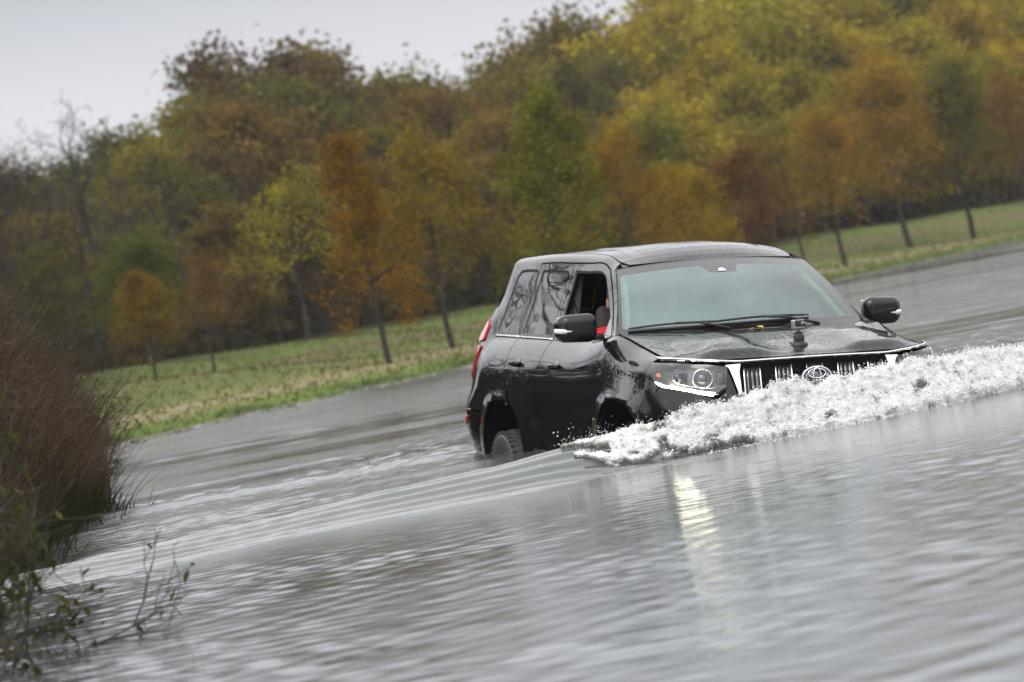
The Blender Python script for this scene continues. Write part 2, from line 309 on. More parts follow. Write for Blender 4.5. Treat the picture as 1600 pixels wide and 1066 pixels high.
def _bil(T, t, v):
    a = np.clip(np.abs(t)/TT*(len(TG)-1), 0, len(TG)-1.001); b = np.clip(v/2*(NVT-1), 0, NVT-1.001)
    i = a.astype(int); j = b.astype(int); fa = a-i; fb = b-j
    return T[i,j]*(1-fa)*(1-fb)+T[i+1,j]*fa*(1-fb)+T[i,j+1]*(1-fa)*fb+T[i+1,j+1]*fa*fb
def cpos(t, v, off=0.):
    t = np.atleast_1d(np.asarray(t, float)); v = np.atleast_1d(np.asarray(v, float)); at = np.abs(t)
    ins = _bil(TAB_I, t, v); z = _bil(TAB_Z, t, v)
    i1 = np.minimum(ins, .10); i2 = ins-i1
    x = np.interp(at, TG, BX)-np.interp(at, TG, NX)*i1-np.interp(at, TG, WNX)*i2; y = np.interp(at, TG, BY)-np.interp(at, TG, NY)*i1-np.interp(at, TG, WNY)*i2
    P = np.stack([x, np.where(t < 0, -y, y), z], -1)
    if np.any(off): P = P+cnor(t, v)*np.reshape(off, (-1, 1))
    return P
def cnor(t, v):
    e = .012; f = .012
    du = cpos(t+e, v)-cpos(t-e, v); dv = cpos(t, np.minimum(v+f, 2))-cpos(t, np.maximum(v-f, 0))
    n = np.cross(du, dv); n /= np.linalg.norm(n, axis=1)[:, None]+1e-9
    return n
def vz(t, z, up=False):   # height -> chart v at arc position t
    t = np.atleast_1d(np.asarray(t, float)); z = np.atleast_1d(np.asarray(z, float)); out = np.empty(len(t))
    i = np.clip((np.abs(t)/TT*(len(TG)-1)).round().astype(int), 0, len(TG)-1)
    for k in range(len(t)): out[k] = np.interp(z[k], TAB_Z[i[k]], VG)
    return out
# ================================================================ off-road car
def WV(v): return np.where(np.asarray(v) < 1, np.asarray(v)*.9, .9+(np.asarray(v)-1)*.6)
def VW(w): return np.where(np.asarray(w) < .9, np.asarray(w)/.9, 1+(np.asarray(w)-.9)/.6)
def K(x, z, s=-1): t = TX(x); return (s*t, float(WV(vz(t, z))[0]))          # side of the car
def KV(x, v, s=-1): return (s*TX(x), float(WV(v)))
def KF(y, z): t = TY(abs(y)); return ((-t if y < 0 else t), float(WV(vz(t, z))[0]))   # front of the car (y signed)
def KR(y, z, s=-1): t = TR(y); return (s*t, float(WV(vz(t, z))[0]))
def mir(poly): return [(-a, b) for a, b in poly][::-1]
def f_side(P, off=0.): return cpos(P[:, 0], VW(P[:, 1]), off)
def numnor(f, P, flip=1, e=.004):
    du = f(P+[e, 0])-f(P-[e, 0]); dv = f(P+[0, e])-f(P-[0, e]); n = np.cross(du, dv)*flip; return n/(np.linalg.norm(n, axis=1)[:, None]+1e-12)
def dens(poly, h):
    o = []; m = len(poly)
    for i in range(m):
        a = np.array(poly[i]); b = np.array(poly[(i+1) % m]); k = max(1, int(np.ceil(np.linalg.norm(b-a)/h)))
        for j in range(k): o.append(a+(b-a)*j/k)
    return np.array(o)
def area(P): x, y = P[:, 0], P[:, 1]; return .5*np.sum(x*np.roll(y, -1)-np.roll(x, -1)*y)
def rounded(poly, r=.03, n=4, skip=()):
    P = [np.array(p, float) for p in poly]; o = []; m = len(P)
    for i in range(m):
        a, b, c = P[i-1], P[i], P[(i+1) % m]; la = np.linalg.norm(a-b); lc = np.linalg.norm(c-b)
        rr = min(r, la*.45, lc*.45)
        if i in skip or rr < 1e-5: o.append(tuple(b)); continue
        p = b+(a-b)/la*rr; q = b+(c-b)/lc*rr
        for k in range(n+1): u = k/n; o.append(tuple((1-u)**2*p+2*u*(1-u)*b+u*u*q))
    return o
def shrink(P, g):
    if g == 0: return P
    s = np.sign(area(P)); a = np.roll(P, 1, 0); c = np.roll(P, -1, 0); d1 = P-a; d2 = c-P
    n1 = np.stack([-d1[:, 1], d1[:, 0]], 1); n2 = np.stack([-d2[:, 1], d2[:, 0]], 1)
    n1 /= np.linalg.norm(n1, axis=1)[:, None]+1e-12; n2 /= np.linalg.norm(n2, axis=1)[:, None]+1e-12
    n = n1+n2; n /= np.linalg.norm(n, axis=1)[:, None]+1e-12; k = 1/np.clip((n*n1).sum(1), .5, 1)
    return P+n*(k*g*s)[:, None]
def inside(P, Q):
    x, y = P[:, 0], P[:, 1]; c = np.zeros(len(P), bool); m = len(Q); j = m-1
    for i in range(m):
        xi, yi = Q[i]; xj, yj = Q[j]
        t = (yi > y) != (yj > y); c ^= t & (x < (xj-xi)*(y-yi)/((yj-yi) if abs(yj-yi) > 1e-12 else 1e-12)+xi); j = i
    return c
def patch(mb, poly, holes=(), f=f_side, flip=None, res=.03, off=0., rim=.02, gap=.003, mat=0, bres=None, round_edge=.002):
    bres = bres or res*.6
    L = [shrink(dens(poly, bres), gap)]+[shrink(dens(h, bres), -gap) for h in holes]
    pts = np.vstack(L); lo, hi = pts.min(0), pts.max(0); gx, gy = np.meshgrid(np.arange(lo[0], hi[0], res), np.arange(lo[1], hi[1], res))
    gx[1::2] += res/2; G = np.stack([gx.ravel(), gy.ravel()], 1); ok = inside(G, L[0])
    for h in L[1:]: ok &= ~inside(G, h)
    G = G[ok]; d = np.full(len(G), 9.)
    for k in range(0, len(G), 4000): d[k:k+4000] = np.sqrt(((G[k:k+4000, None]-pts[None])**2).sum(-1)).min(1)
    G = G[d > res*.45]; A = np.vstack([pts, G]); E = []; k0 = 0
    for l in L: E += [(k0+i, k0+(i+1) % len(l)) for i in range(len(l))]; k0 += len(l)
    r = delaunay_2d_cdt([Vector(p) for p in A], E, [], 0, 1e-6); V2 = np.array([tuple(v) for v in r[0]]); T = np.array([list(q) for q in r[2]])
    c = V2[T].mean(1); ok = inside(c, L[0])
    for h in L[1:]: ok &= ~inside(c, h)
    T = T[ok]; V3 = f(V2, off) if off else f(V2)
    if f is f_side: nor = cnor(V2[:, 0], VW(V2[:, 1]))
    else: nor = numnor(f, V2)
    tn = np.cross(V3[T[:, 1]]-V3[T[:, 0]], V3[T[:, 2]]-V3[T[:, 0]])
    flipn = (tn*nor[T[:, 0]]).sum(1) < 0; T[flipn] = T[flipn][:, ::-1]
    mb.add(V3, T.tolist(), mat, True, nor)
    if rim:
        for l in L:
            P3 = f(l, off) if off else f(l); n3 = cnor(l[:, 0], VW(l[:, 1])) if f is f_side else numnor(f, l)
            Q3 = P3-n3*rim; m = len(l); s = np.sign(area(l))*(1 if l is L[0] else -1)
            F = [[i, (i+1) % m, m+(i+1) % m, m+i] for i in range(m)]
            # orient outward
            e0 = P3[1]-P3[0]; fn = np.cross(e0, Q3[0]-P3[0]); inward = P3.mean(0)-P3[0]
            if (np.dot(fn, inward) > 0) == (l is L[0]): F = [q[::-1] for q in F]
            mb.add(np.vstack([P3, Q3]), F, mat, False)
    return mb
M['bezel'] = mat('lamp_bezel_grey', (.13,.135,.14), .3, .7)
CAR = empty('off_road_car')
tag(CAR, 'wet black off-road car driving through deep water behind its bow wave', 'car')
def panel(name, poly, mats, parent=CAR, **kw): mb = MB(); patch(mb, poly, **kw); return mb.build(name, mats, parent)
P_ = M['paint']
def arch_pts(w, a0, a1, n=14, s=-1, grow=1.0):
    o = []; rz = (.485 if w > 0 else .50)*grow
    for a in np.linspace(a0, a1, n):
        ca, sa = math.cos(a), math.sin(a); x = ARX[w]+.505*grow*np.sign(ca)*abs(ca)**(2/2.35); z = ARZ+rz*max(sa, 0)**(2/2.35)
        if sa < 0: z = ARZ+sa*.2
        o.append(K(x, z, s))
    return o
PI = math.pi
for s in (-1, 1):
    S_ = lambda L: [K(x, z, s) for x, z in L]
    # front wing
    fender = S_([(.945,.44),(.935,.7),(.945,.95),(.975,1.12),(1.02,1.245)])+[KV(1.10,.985,s),KV(1.3,.985,s),KV(1.5,.985,s),KV(1.7,.985,s),KV(1.88,.985,s),KV(1.985,.97,s)]+\
        S_([(2.0,1.05),(2.045,.985),(2.10,.95),(2.05,.86),(1.995,.70),(1.985,.62)])+arch_pts(1, .22, PI, 16, s)+[K(1.0,.44,s)]
    panel('front_wing', fender, P_, gap=.0028)
    # doors with window openings
    fd_hole = rounded(S_([(.86,1.268),(.80,1.36),(.40,1.625),(.30,1.655),(-.02,1.672),(-.335,1.688),(-.345,1.50),(-.335,1.274)]), .035, skip=(1,2,4,5,6))
    front_door = S_([(.94,.44),(.93,.7),(.94,.95),(.97,1.12),(1.015,1.245),(.99,1.285),(.42,1.668),(.30,1.70),(-.02,1.72),(-.408,1.737),(-.422,1.5),(-.42,1.25),(-.40,.9),(-.385,.44)])
    d = panel('front_door', front_door, P_, holes=[fd_hole], rim=.035)
    rd_hole = rounded(S_([(-.50,1.284),(-.505,1.5),(-.50,1.694),(-.82,1.712),(-1.12,1.722),(-1.175,1.52),(-1.225,1.316)]), .03, skip=(1,3,5))
    rear_door = S_([(-.392,.44),(-.407,.9),(-.427,1.25),(-.429,1.5),(-.415,1.738),(-.8,1.756),(-1.175,1.766),(-1.235,1.52),(-1.275,1.30),(-1.27,1.14),(-1.20,1.03)])+arch_pts(-1, 1.15, .12, 9, s, 1.10)+[K(-.735,.44,s)]
    d2 = panel('rear_door', rear_door, P_, holes=[rd_hole], rim=.035)
    # body side: front pillar, roof rail and rear quarter
    q_hole = rounded(S_([(-1.335,1.322),(-1.29,1.52),(-1.235,1.728),(-1.50,1.742),(-1.69,1.742),(-1.76,1.70),(-1.86,1.52),(-1.93,1.37),(-1.90,1.342)]), .03, skip=(1,3,6))
    side = [KV(1.125,1.0,s)]+S_([(1.085,1.275),(.90,1.405),(.72,1.535),(.54,1.655)])+[KV(.47,1.93,s),KV(.3,1.95,s),KV(0,1.95,s),KV(-.6,1.95,s),KV(-1.2,1.95,s),KV(-1.8,1.94,s),KV(-2.12,1.92,s)]+\
        [KR(.80,1.70,s),KR(.80,1.45,s),KR(.80,1.05,s),KR(.80,.86,s)]+S_([(-2.2,.85),(-1.82,.83)])+arch_pts(-1, 2.55, 1.16, 14, s)+S_([(-1.21,1.035),(-1.278,1.14),(-1.282,1.30),(-1.243,1.52),(-1.18,1.772),(-.8,1.763),(-.41,1.744),(-.02,1.727),(.30,1.706),(.425,1.674),(.995,1.292),(1.025,1.25)])
    panel('body_side', side, P_, holes=[q_hole], rim=.02, gap=.0015)
    arch_low = arch_pts(-1, PI*1.06, 2.56, 6, s)
    bum = arch_low+S_([(-1.825,.822),(-2.2,.842)])+[KR(.78,.85,s),KR(.4,.85,s),(s*TT*.9999,float(WV(vz(TT,.85))[0])),(s*TT*.9999,float(WV(.04))),KR(.6,.47,s)]+S_([(-2.2,.455),(-1.82,.40)])
    panel('rear_bumper', bum, P_, rim=.02)
    tg = [KR(.79,.865,s),KR(.79,1.45,s),KR(.74,1.76,s),(s*TT*.9999,float(WV(1.75))),(s*TT*.9999,float(WV(vz(TT,.865))[0]))]
    tgh = [KR(.62,1.30,s),KR(.58,1.62,s),(s*TT*.985,float(WV(vz(TT,1.62))[0])),(s*TT*.985,float(WV(vz(TT,1.30))[0]))]
    tgo = panel('tailgate', tg, P_, holes=[tgh], rim=.02); panel('rear_window', tgh, M['privacy'], tgo, off=-.004, rim=0, gap=.001)
    # glass
    g2 = panel('window_glass', rd_hole, M['privacy'], d2, off=-.005, rim=0, gap=-.002)
    q2 = panel('quarter_window', q_hole, M['privacy'], CAR, off=-.005, rim=0, gap=-.002)
    if s > 0: panel('window_glass', fd_hole, M['clear'], d, off=-.010, rim=0, gap=-.002)
    # black rubber frames round the openings
    def ringp(hole, w=.012, par=None, o_=.0015):
        H = dens(hole, .03); mb = MB(); A = shrink(H, -w*.3); B = shrink(H, w)
        PA = f_side(A, o_); PB = f_side(B, o_-.006); m = len(H); F = [[i, (i+1) % m, m+(i+1) % m, m+i] for i in range(m)]
        c = cnor(H[:1, 0], VW(H[:1, 1]))[0]
        if np.dot(np.cross(PA[1]-PA[0], PB[0]-PA[0]), c) < 0: F = [q[::-1] for q in F]
        mb.add(np.vstack([PA, PB]), F, 0, True); return mb.build('window_seal', M['black'], par)
    ringp(fd_hole, par=d); ringp(rd_hole, par=d2); ringp(q_hole, .014, q2)
    # bright strip below the windows
    def strip(name, pts, w, material, parent, off=.006, th=.008, f=f_side):
        P = np.array(pts); T = np.gradient(P, axis=0); n = np.stack([-T[:, 1], T[:, 0]], 1); n /= np.linalg.norm(n, axis=1)[:, None]; w = np.broadcast_to(w, (len(P),))[:, None]
        A, B = P+n*w/2, P-n*w/2; rings = []
        a3, b3 = f(A, off), f(B, off); a0, b0 = f(A, off-th), f(B, off-th); mid = f(P, off+.003)
        for i in range(len(P)): rings.append(np.array([a0[i], a3[i], mid[i], b3[i], b0[i]]))
        mb = MB(); mb.loft(rings); return mb.build(name, material, parent)
    xs = np.linspace(.90, -1.95, 40); zs = np.interp(xs, [-1.95,-1.3,-.4,.9], [1.326,1.302,1.264,1.253])
    for (xa, xb, pr_) in ((.88,-.41,d),(-.435,-1.26,d2),(-1.29,-1.95,q2)):
        xx = np.linspace(xa, xb, 16); zz = np.interp(xx, xs[::-1], zs[::-1]); strip('chrome_strip', [K(a, b, s) for a, b in zip(xx, zz)], .016, M['chrome'], pr_, off=.005)
    # door handles with their finger cups
    for hx, hz, dd in ((.015,1.085,d),(-.955,1.118,d2)):
        c = f_side(np.array([K(hx, hz, s)]), .004)[0]; n = f_side(np.array([K(hx, hz, s)]), .03)[0]-f_side(np.array([K(hx, hz, s)]))[0]; n /= np.linalg.norm(n)
        mb = MB(); pts = [K(hx+.085*math.cos(a), hz+.046*math.sin(a)-.004, s) for a in np.linspace(0, 2*PI, 20, endpoint=False)]
        patch(mb, pts, off=.0025, rim=0, gap=0, res=.02); cup = mb.build('handle_cup', M['gloss'], dd)
        L = []
        for u in np.linspace(-1, 1, 13):
            o_ = .005+.030*(1-u**4); L.append(f_side(np.array([K(hx+.092*u-.01, hz+.006, s)]), o_)[0])
        mb = MB(); mb.tube(L, .0125, 10, flat=1.0); mb.build('handle', P_, dd)
    # mirrors
    mz, mx_, my = 1.318, .86, .967
    hd = MB()
    def tp(V):
        V = V.copy(); u = V[:, 1]*s/.12; V[:, 2] *= 1-.16*np.clip(u, 0, 1)**2; V[:, 0] -= .035*np.clip(u, -1, 1)**2*np.sign(u)*.6; V[:, 0] += (-.0+.30*(V[:, 2]))*.25
        f_ = V[:, 0] > 0; V[f_, 0] *= 1-.35*(V[f_, 1]/.13)**2; return V
    hd.box((mx_, s*my, mz), (.15,.245,.172), r=.055, taper=tp, n=4); hm = hd.build('mirror', P_, CAR)
    g = MB(); g.box((mx_-.068, s*(my-.004), mz+.002), (.012,.205,.135), r=.005); g.build('mirror_glass', M['silver'], hm)
    g = MB(); pp = [(mx_+.046, s*(my+.030), mz-.016), (mx_+.042, s*(my+.077), mz-.016), (mx_+.020, s*(my+.105), mz-.014), (mx_-.03, s*(my+.119), mz-.010)]
    g.tube(crom(pp, 14), [.010]+[.0185]*12+[.012], 8, flat=1.0); g.build('turn_signal', M['white'], hm)
    g = MB(); g.loft([np.array([(mx_+a, s*yy, zz+b) for a, b in ((.035,.0),(.0,.018),(-.035,0),(0,-.018))]) for yy, zz in ((.80,1.262),(.86,1.258),(.915,1.262),(.95,1.272))]); g.build('mirror_arm', M['gloss'], hm)
    g = MB(); patch(g, [K(a, b, s) for a, b in ((.985,1.262),(.80,1.268),(.80,1.36),(.83,1.375))], off=.002, rim=0, gap=0); g.build('mirror_base', M['gloss'], hm)
    # tail lamps in two lobes
    for nm, L in (('tail_lamp', [K(-2.15,1.30,s),K(-2.17,1.40,s),KR(.85,1.455,s),KR(.74,1.43,s),KR(.76,1.285,s)]), ('tail_lamp', [K(-2.14,1.265,s),KR(.72,1.26,s),KR(.72,1.04,s),KR(.84,1.02,s),K(-2.27,1.08,s)])):
        L = rounded(L, .03); mb = MB(); patch(mb, L, off=.012, rim=.02, gap=0, res=.02); mb.build(nm, M['red'], CAR)
    g = MB(); patch(g, rounded([K(-2.2,.80,s),KR(.80,.80,s),KR(.80,.74,s),K(-2.25,.74,s)], .02), off=.012, rim=.02, gap=0); g.build('reflector', M['red'], CAR)

    # head lamp
    hl = rounded([K(1.998,1.088,s),K(2.0,1.04,s),K(2.055,.985,s),K(2.12,.955,s),(s*TY(.70),KF(.70,.925)[1]),(s*TY(.575),KF(.575,.895)[1]),(s*TY(.525),KF(.525,.925)[1]),(s*TY(.512),KF(.512,1.04)[1]),(s*TY(.62),KF(.62,1.058)[1]),K(2.16,1.080,s)], .012, skip=(4,8,9))
    hg = empty('head_lamp'); hg.parent = CAR
    g = MB(); patch(g, hl, off=-.065, rim=0, gap=-.004, res=.025)
    l = dens(hl, .02); A = f_side(l, -.002); B = f_side(l, -.066); m_ = len(l); g.add(np.vstack([A, B]), [[i, (i+1) % m_, m_+(i+1) % m_, m_+i] for i in range(m_)], 0, False); g.build('lamp_housing', M['bezel'], hg)
    g = MB(); patch(g, hl, off=.002, rim=.01, gap=.001, res=.025); g.build('lamp_lens', M['lamp_glass'], hg)
    def KS(y, z): t = TY(y); return (s*t, float(WV(vz(t, z))[0]))
    c = f_side(np.array([KS(.655,.985)]), -.034)[0]; ax = np.array([1, s*.25, 0.])
    g = MB(); g.lathe([(.050,-.03),(.062,.0),(.060,.012),(.052,.014),(.047,.004),(.047,-.02)], c, ax, 36); g.build('lamp_ring', M['chrome'], hg)
    g = MB(); g.lathe([(.0005,.022),(.012,.021),(.024,.016),(.036,.007),(.046,-.006)], c, ax, 32); g.build('projector', M['lens'], hg)
    g = MB(); c2 = f_side(np.array([KS(.775,.995)]), -.045)[0]; g.box(c2, (.04,.10,.055), r=.012, rot=Matrix.Rotation(s*-.5, 3, 'Z')); g.build('reflector_bowl', M['barchrome'], hg); g = MB(); c3 = f_side(np.array([KS(.555,.985)]), -.05)[0]; g.box(c3, (.04,.05,.07), r=.01); g.build('reflector_bowl', M['barchrome'], hg)
    strip('lamp_bezel', [KS(.83,1.015),KS(.79,.965),KS(.72,.943),KS(.62,.928),KS(.54,.925)], .008, M['chrome'], hg, off=-.022, th=.02)
    strip('lamp_bezel', [KS(.855,1.045),KS(.80,1.047),KS(.72,1.043),KS(.60,1.028),KS(.55,1.02)], .005, M['barchrome'], hg, off=-.03, th=.02)
    g = MB(); c4 = f_side(np.array([K(2.06,1.02,s)]), -.03)[0]; g.box(c4, (.03,.010,.022), r=.005, rot=Matrix.Rotation(s*-.9, 3, 'Z')); g.build('marker_lamp', M['amber'], hg)
    g = MB(); patch(g, rounded([K(2.075,.978,s),K(2.13,.958,s),KS(.72,.927),KS(.585,.897),KS(.60,.880),KS(.72,.912),K(2.13,.946,s),K(2.09,.965,s)], .008), off=.008, rim=.02, gap=0, res=.015); g.build('daytime_lamp', M['drl'], hg)
    # wheels
    for wx, wz, steer in ((1.505,.25,0.0),(-1.29,.305,0)):
        wh = empty('wheel', (wx, s*.80, wz)); wh.parent = CAR; wh.rotation_euler = (0, wx*.7, steer)
        t = MB(); prof = [(.245,-.095),(.30,-.125),(.345,-.135),(.372,-.125),(.385,-.10),(.388,-.05),(.389,0),(.388,.05),(.385,.10),(.372,.125),(.345,.135),(.30,.125),(.245,.095)]
        t.lathe(prof, (0,0,0), (0,1,0), 64)
        for k in range(48):
            a = 2*PI*k/48; rot = Matrix.Rotation(-a, 3, 'Y')
            for j, (yy, wd, dl) in enumerate(((-.105,.05,.0),(-.04,.042,.5),(.04,.042,.0),(.105,.05,.5))):
                a2 = a+dl*2*PI/48; rr = Matrix.Rotation(-a2, 3, 'Y'); r_ = .388 if abs(yy) < .1 else .379
                t.box((r_*math.cos(a2), yy, r_*math.sin(a2)), (.022, wd, .030), rot=rr)
        t.build('tyre', M['rubber'], wh)
        r_ = MB(); r_.lathe([(.25,s*.06),(.252,s*.10),(.24,s*.112),(.228,s*.10),(.222,s*.05),(.21,-s*.09)], (0,0,0), (0,1,0), 48)
        r_.lathe([(.001,s*.085),(.035,s*.088),(.045,s*.07),(.05,s*.03)], (0,0,0), (0,1,0), 20)
        for k in range(6):
            for dd_ in (-.10, .10):
                a = 2*PI*k/6+dd_; u = np.array([math.cos(a), 0, math.sin(a)]); r_.tube([u*.03+[0, s*.07, 0], u*.12+[0, s*.082, 0], u*.23+[0, s*.092, 0]], [.022,.016,.014], 6)
        r_.build('rim', M['disc'], wh)
    # wheel wells
    for w in (1, -1):
        g = MB(); rings = []
        for a in np.linspace(-.35, PI+.35, 22):
            ca, sa = math.cos(a), math.sin(a); x = ARX[w]+.515*np.sign(ca)*abs(ca)**.85; z = ARZ+.50*(np.sign(sa)*abs(sa)**.85)
            rings.append([(x, s*.915, z), (x, s*.55, z)])
        V = np.array(rings).reshape(-1, 3); F = [[2*i, 2*i+1, 2*i+3, 2*i+2] for i in range(21)]; g.add(V, F, 0, True)
        g.box((ARX[w], s*.55, .62), (1.05,.02,.62)); g.build('wheel_well', M['dark'], CAR)

# inner liner closes every gap
g = MB()
for s in (-1, 1):
    ts = np.linspace(.0, TT, 150); vs = np.linspace(.02, .97, 26); TTg, VVg = np.meshgrid(ts, vs, indexing='ij'); P = cpos(s*TTg.ravel(), VVg.ravel(), -.03)
    F = []
    for i in range(149):
        for j in range(25):
            q = [i*26+j, (i+1)*26+j, (i+1)*26+j+1, i*26+j+1]; c = P[q].mean(0)
            if min(arch_r(c[0], c[2], 1), arch_r(c[0], c[2], -1)) < 1.10: continue
            if c[0] > 2.0 and .86 < c[2] and abs(c[1]) > .49 or (c[0] > 1.96 and c[2] > .93 and abs(c[1]) > .6): continue
            F.append(q)
    g.add(P, F, 0, False)
g.box((.0,0,.46), (4.4,1.5,.08)); g.build('body_liner', M['dark'], CAR)

# bonnet
_ts = np.linspace(0, TX(1.14), 120); _vb = np.interp(_ts, [0, TX(2.2), TX(1.9), 9], [1., 1., 1., 1.]); _B = cpos(_ts, _vb*.999)
_fr = _B[_B[:, 0] > 2.02]; _sd = _B[_B[:, 0] <= 2.06]
def ye_(x): return np.interp(-x, -_sd[:, 0], _sd[:, 1])
def ze_(x): return np.interp(-x, -_sd[:, 0], _sd[:, 2])
def xf_(y): return np.interp(np.abs(y), _fr[:, 1], _fr[:, 0])
def sm(a, b, x): u = np.clip((x-a)/(b-a), 0, 1); return u*u*(3-2*u)
def f_hood(P, off=0.):
    x, y = P[:, 0], P[:, 1]; ay = np.abs(y); ye = ye_(x); s_ = np.clip(ay/ye, 0, 1.02)
    zt = np.interp(x, [1.0,1.2,1.6,1.9,2.1,2.25,2.34,2.45], [1.275,1.262,1.228,1.186,1.150,1.126,1.112,1.10])
    ze = ze_(x)
    z = ze+(zt-ze)*(1-s_**3.2)
    z += .026*sm(.20,.34,ay)*(1-sm(.50,.66,ay))*sm(1.15,1.9,x)
    z -= .012*(1-sm(.12,.26,ay))*sm(1.3,2.2,x)
    d = np.maximum(xf_(y)-x, 0); fz = 1.083+.02*sm(.5,.75,ay); fr = 1-(1-np.clip(d/.085, 0, 1))**2.6
    z = fz+(z-fz)*fr
    z = z + (off if np.ndim(off) == 0 else np.asarray(off))
    return np.stack([x, y, z], -1)
side_c = [(x, float(ye_(np.array([x]))[0])-.004) for x in np.linspace(2.0, 1.15, 14)]
front_c = [(float(xf_(np.array([y]))[0])+.004, y) for y in np.linspace(-.735, .735, 41)]
rear_c = [(1.125+.13*(1-(y/.79)**2), y) for y in np.linspace(.775, -.775, 17)]
hoodP = front_c+side_c+rear_c+[(a, -b) for a, b in side_c[::-1]]
panel('bonnet', hoodP, M['paint_wet'], f=f_hood, res=.022, bres=.012, rim=.015, gap=.003)
g = MB(); g.box((1.19,0,1.20), (.30,1.45,.04)); g.box((1.02,0,1.235), (.22,1.42,.02)); g.build('cowl', M['black'], CAR)

# roof
_tr = np.array([TX(x) for x in np.linspace(.50, -2.24, 90)]); _RB = cpos(_tr, 0*_tr+1.955)
def f_roof(P, off=0.):
    x, y = P[:, 0], P[:, 1]; ye = np.interp(-x, -_RB[:, 0], _RB[:, 1]); ze = np.interp(-x, -_RB[:, 0], _RB[:, 2]); s_ = np.clip(np.abs(y)/ye, 0, 1)
    xh = .53+.085*(1-s_**2); d = np.maximum(xh-x, 0)
    zc = np.interp(d, [0,.05,.12,.22,.35,.6,1.2,1.9,2.4,2.65,2.85], [1.698,1.728,1.757,1.785,1.806,1.826,1.842,1.838,1.822,1.80,1.77])
    zs = np.where(x > .44, np.interp(x, [.44,.62], [1., .0])*(ze-1.672)+1.672, ze)
    z = zs+(zc-zs)*(1-s_**2.6)
    z += .006*(np.exp(-((np.abs(y)-.36)/.018)**2))*sm(.25,.0,x)*0 - .007*np.exp(-((np.abs(y)-.40)/.03)**2)*sm(.45,.2,x)
    return np.stack([x, y, z+off], -1)
_XR = float(_RB[-1, 0])+.02
roofP = [(.53+.085*(1-(y/.53)**2), y) for y in np.linspace(-.515, .515, 25)]+[(x, float(np.interp(-x, -_RB[:, 0], _RB[:, 1]))-.001) for x in np.linspace(.42, _XR, 50)]
roofP += [(_XR-.03-.03*(1-(y/.5)**2), y) for y in np.linspace(.40, -.40, 13)]+[(x, -float(np.interp(-x, -_RB[:, 0], _RB[:, 1]))+.001) for x in np.linspace(_XR, .42, 50)]
panel('roof', roofP, M['paint_wet'], f=f_roof, res=.03, rim=.02, gap=.002)
g = MB()
for s in (-1, 1):   # dark drip channel beside the roof skin
    rr = [(cpos(s*t, 1.93)[0]-[0,0,.020]) for t in _tr[2:-2:4]]; g.tube(rr, .009, 6)
g.build('drip_channel', M['black'], CAR)
g = MB(); g.loft([np.array([(x, -w_, z-.045),(x, -w_*.6, z-.028),(x, w_*.6, z-.028),(x, w_, z-.045),(x, w_*.6, z-.05),(x, -w_*.6, z-.05)]) for x, w_, z in ((.5,.55,1.72),(.2,.56,1.79),(-.6,.56,1.83),(-1.6,.55,1.83),(-2.1,.5,1.79))]); g.build('headliner', M['trim'], CAR)

# windscreen
def f_ws(P, off=0.):
    u, w = P[:, 0], P[:, 1]/.66   # P in metres-like units: u scaled by .7
    u = u/.7
    bx = 1.075+.17*(1-u*u); tx = .535+.085*(1-u*u); by = .768*u; ty = .597*u; bz = 1.262+0*u; tz = 1.664+.034*(1-u*u)
    x = bx+(tx-bx)*w; y = by+(ty-by)*w; z = bz+(tz-bz)*w; b = .022*np.sin(np.clip(w, 0, 1)*PI)
    return np.stack([x+b*.6, y, z+b*.8+off], -1)
wsP = rounded([(-.7,.0),(.7,0),(.7,.66),(-.7,.66)], .03)
inner = rounded([(-.680,.045),(.668,.045),(.672,.575),(.13,.585),(.09,.505),(-.09,.505),(-.13,.585),(-.682,.575)], .02)
g = MB(); patch(g, inner, f=f_ws, res=.04, rim=0, gap=0, mat=0); patch(g, wsP, holes=[inner], f=f_ws, res=.03, rim=.01, gap=0, mat=1); wso = g.build('windscreen', [M['windshield'], M['gloss']], CAR)
for sgn, (a, b, c) in ((1, ((-.55,.03),(-.2,.035),(.05,.018))), (-1, ((.08,.05),(.35,.045),(.50,.03)))):
    pass
def wpt(u, w, o=.02): return f_ws(np.array([[u*.7, w*.66]]))[0]+np.array([.6,0,.8])*o
for (u0, w0, u1, w1, up_) in ((-.93,.035,-.22,.055,-.05),(-.30,.055,.52,.075,.56)):
    g = MB(); P = [wpt(u0+(u1-u0)*q, w0+(w1-w0)*q, .022+.012*math.sin(q*PI)) for q in np.linspace(0, 1, 14)]; g.tube(P, [.004]+[.0075]*12+[.004], 6)
    P2 = [wpt(u0+(u1-u0)*q, w0+(w1-w0)*q-.012, .008) for q in np.linspace(0, 1, 14)]; g.tube(P2, .006, 4)
    um = (u0+u1)/2; g.tube([wpt(um, (w0+w1)/2, .035), wpt((um+u1)/2, .04, .035), wpt(u1+.05, -.04, .02)], .009, 6); g.build('wiper', M['black'], CAR)
g = MB(); c = f_ws(np.array([[0,.57]]))[0]; g.box(c+[-.04,0,-.055], (.07,.20,.055), rot=Matrix.Rotation(.6, 3, 'Y'), r=.015); g.build('sensor_housing', M['black'], wso)
g = MB(); patch(g, [(-.03,.515),(.03,.515),(.012,.545),(-.012,.545)], f=lambda P, off=0.: f_ws(P, .004), res=.05, rim=0, gap=0); g.build('sensor_glint', M['white'], wso)  # small white patch painted as a glint on the sensor housing
g = MB(); g.box(c+[-.13,0,-.10], (.03,.24,.07), r=.014); g.tube([c+[-.04,0,-.05], c+[-.13,0,-.10]], .01, 6); g.build('rear_view_mirror', M['black'], CAR)

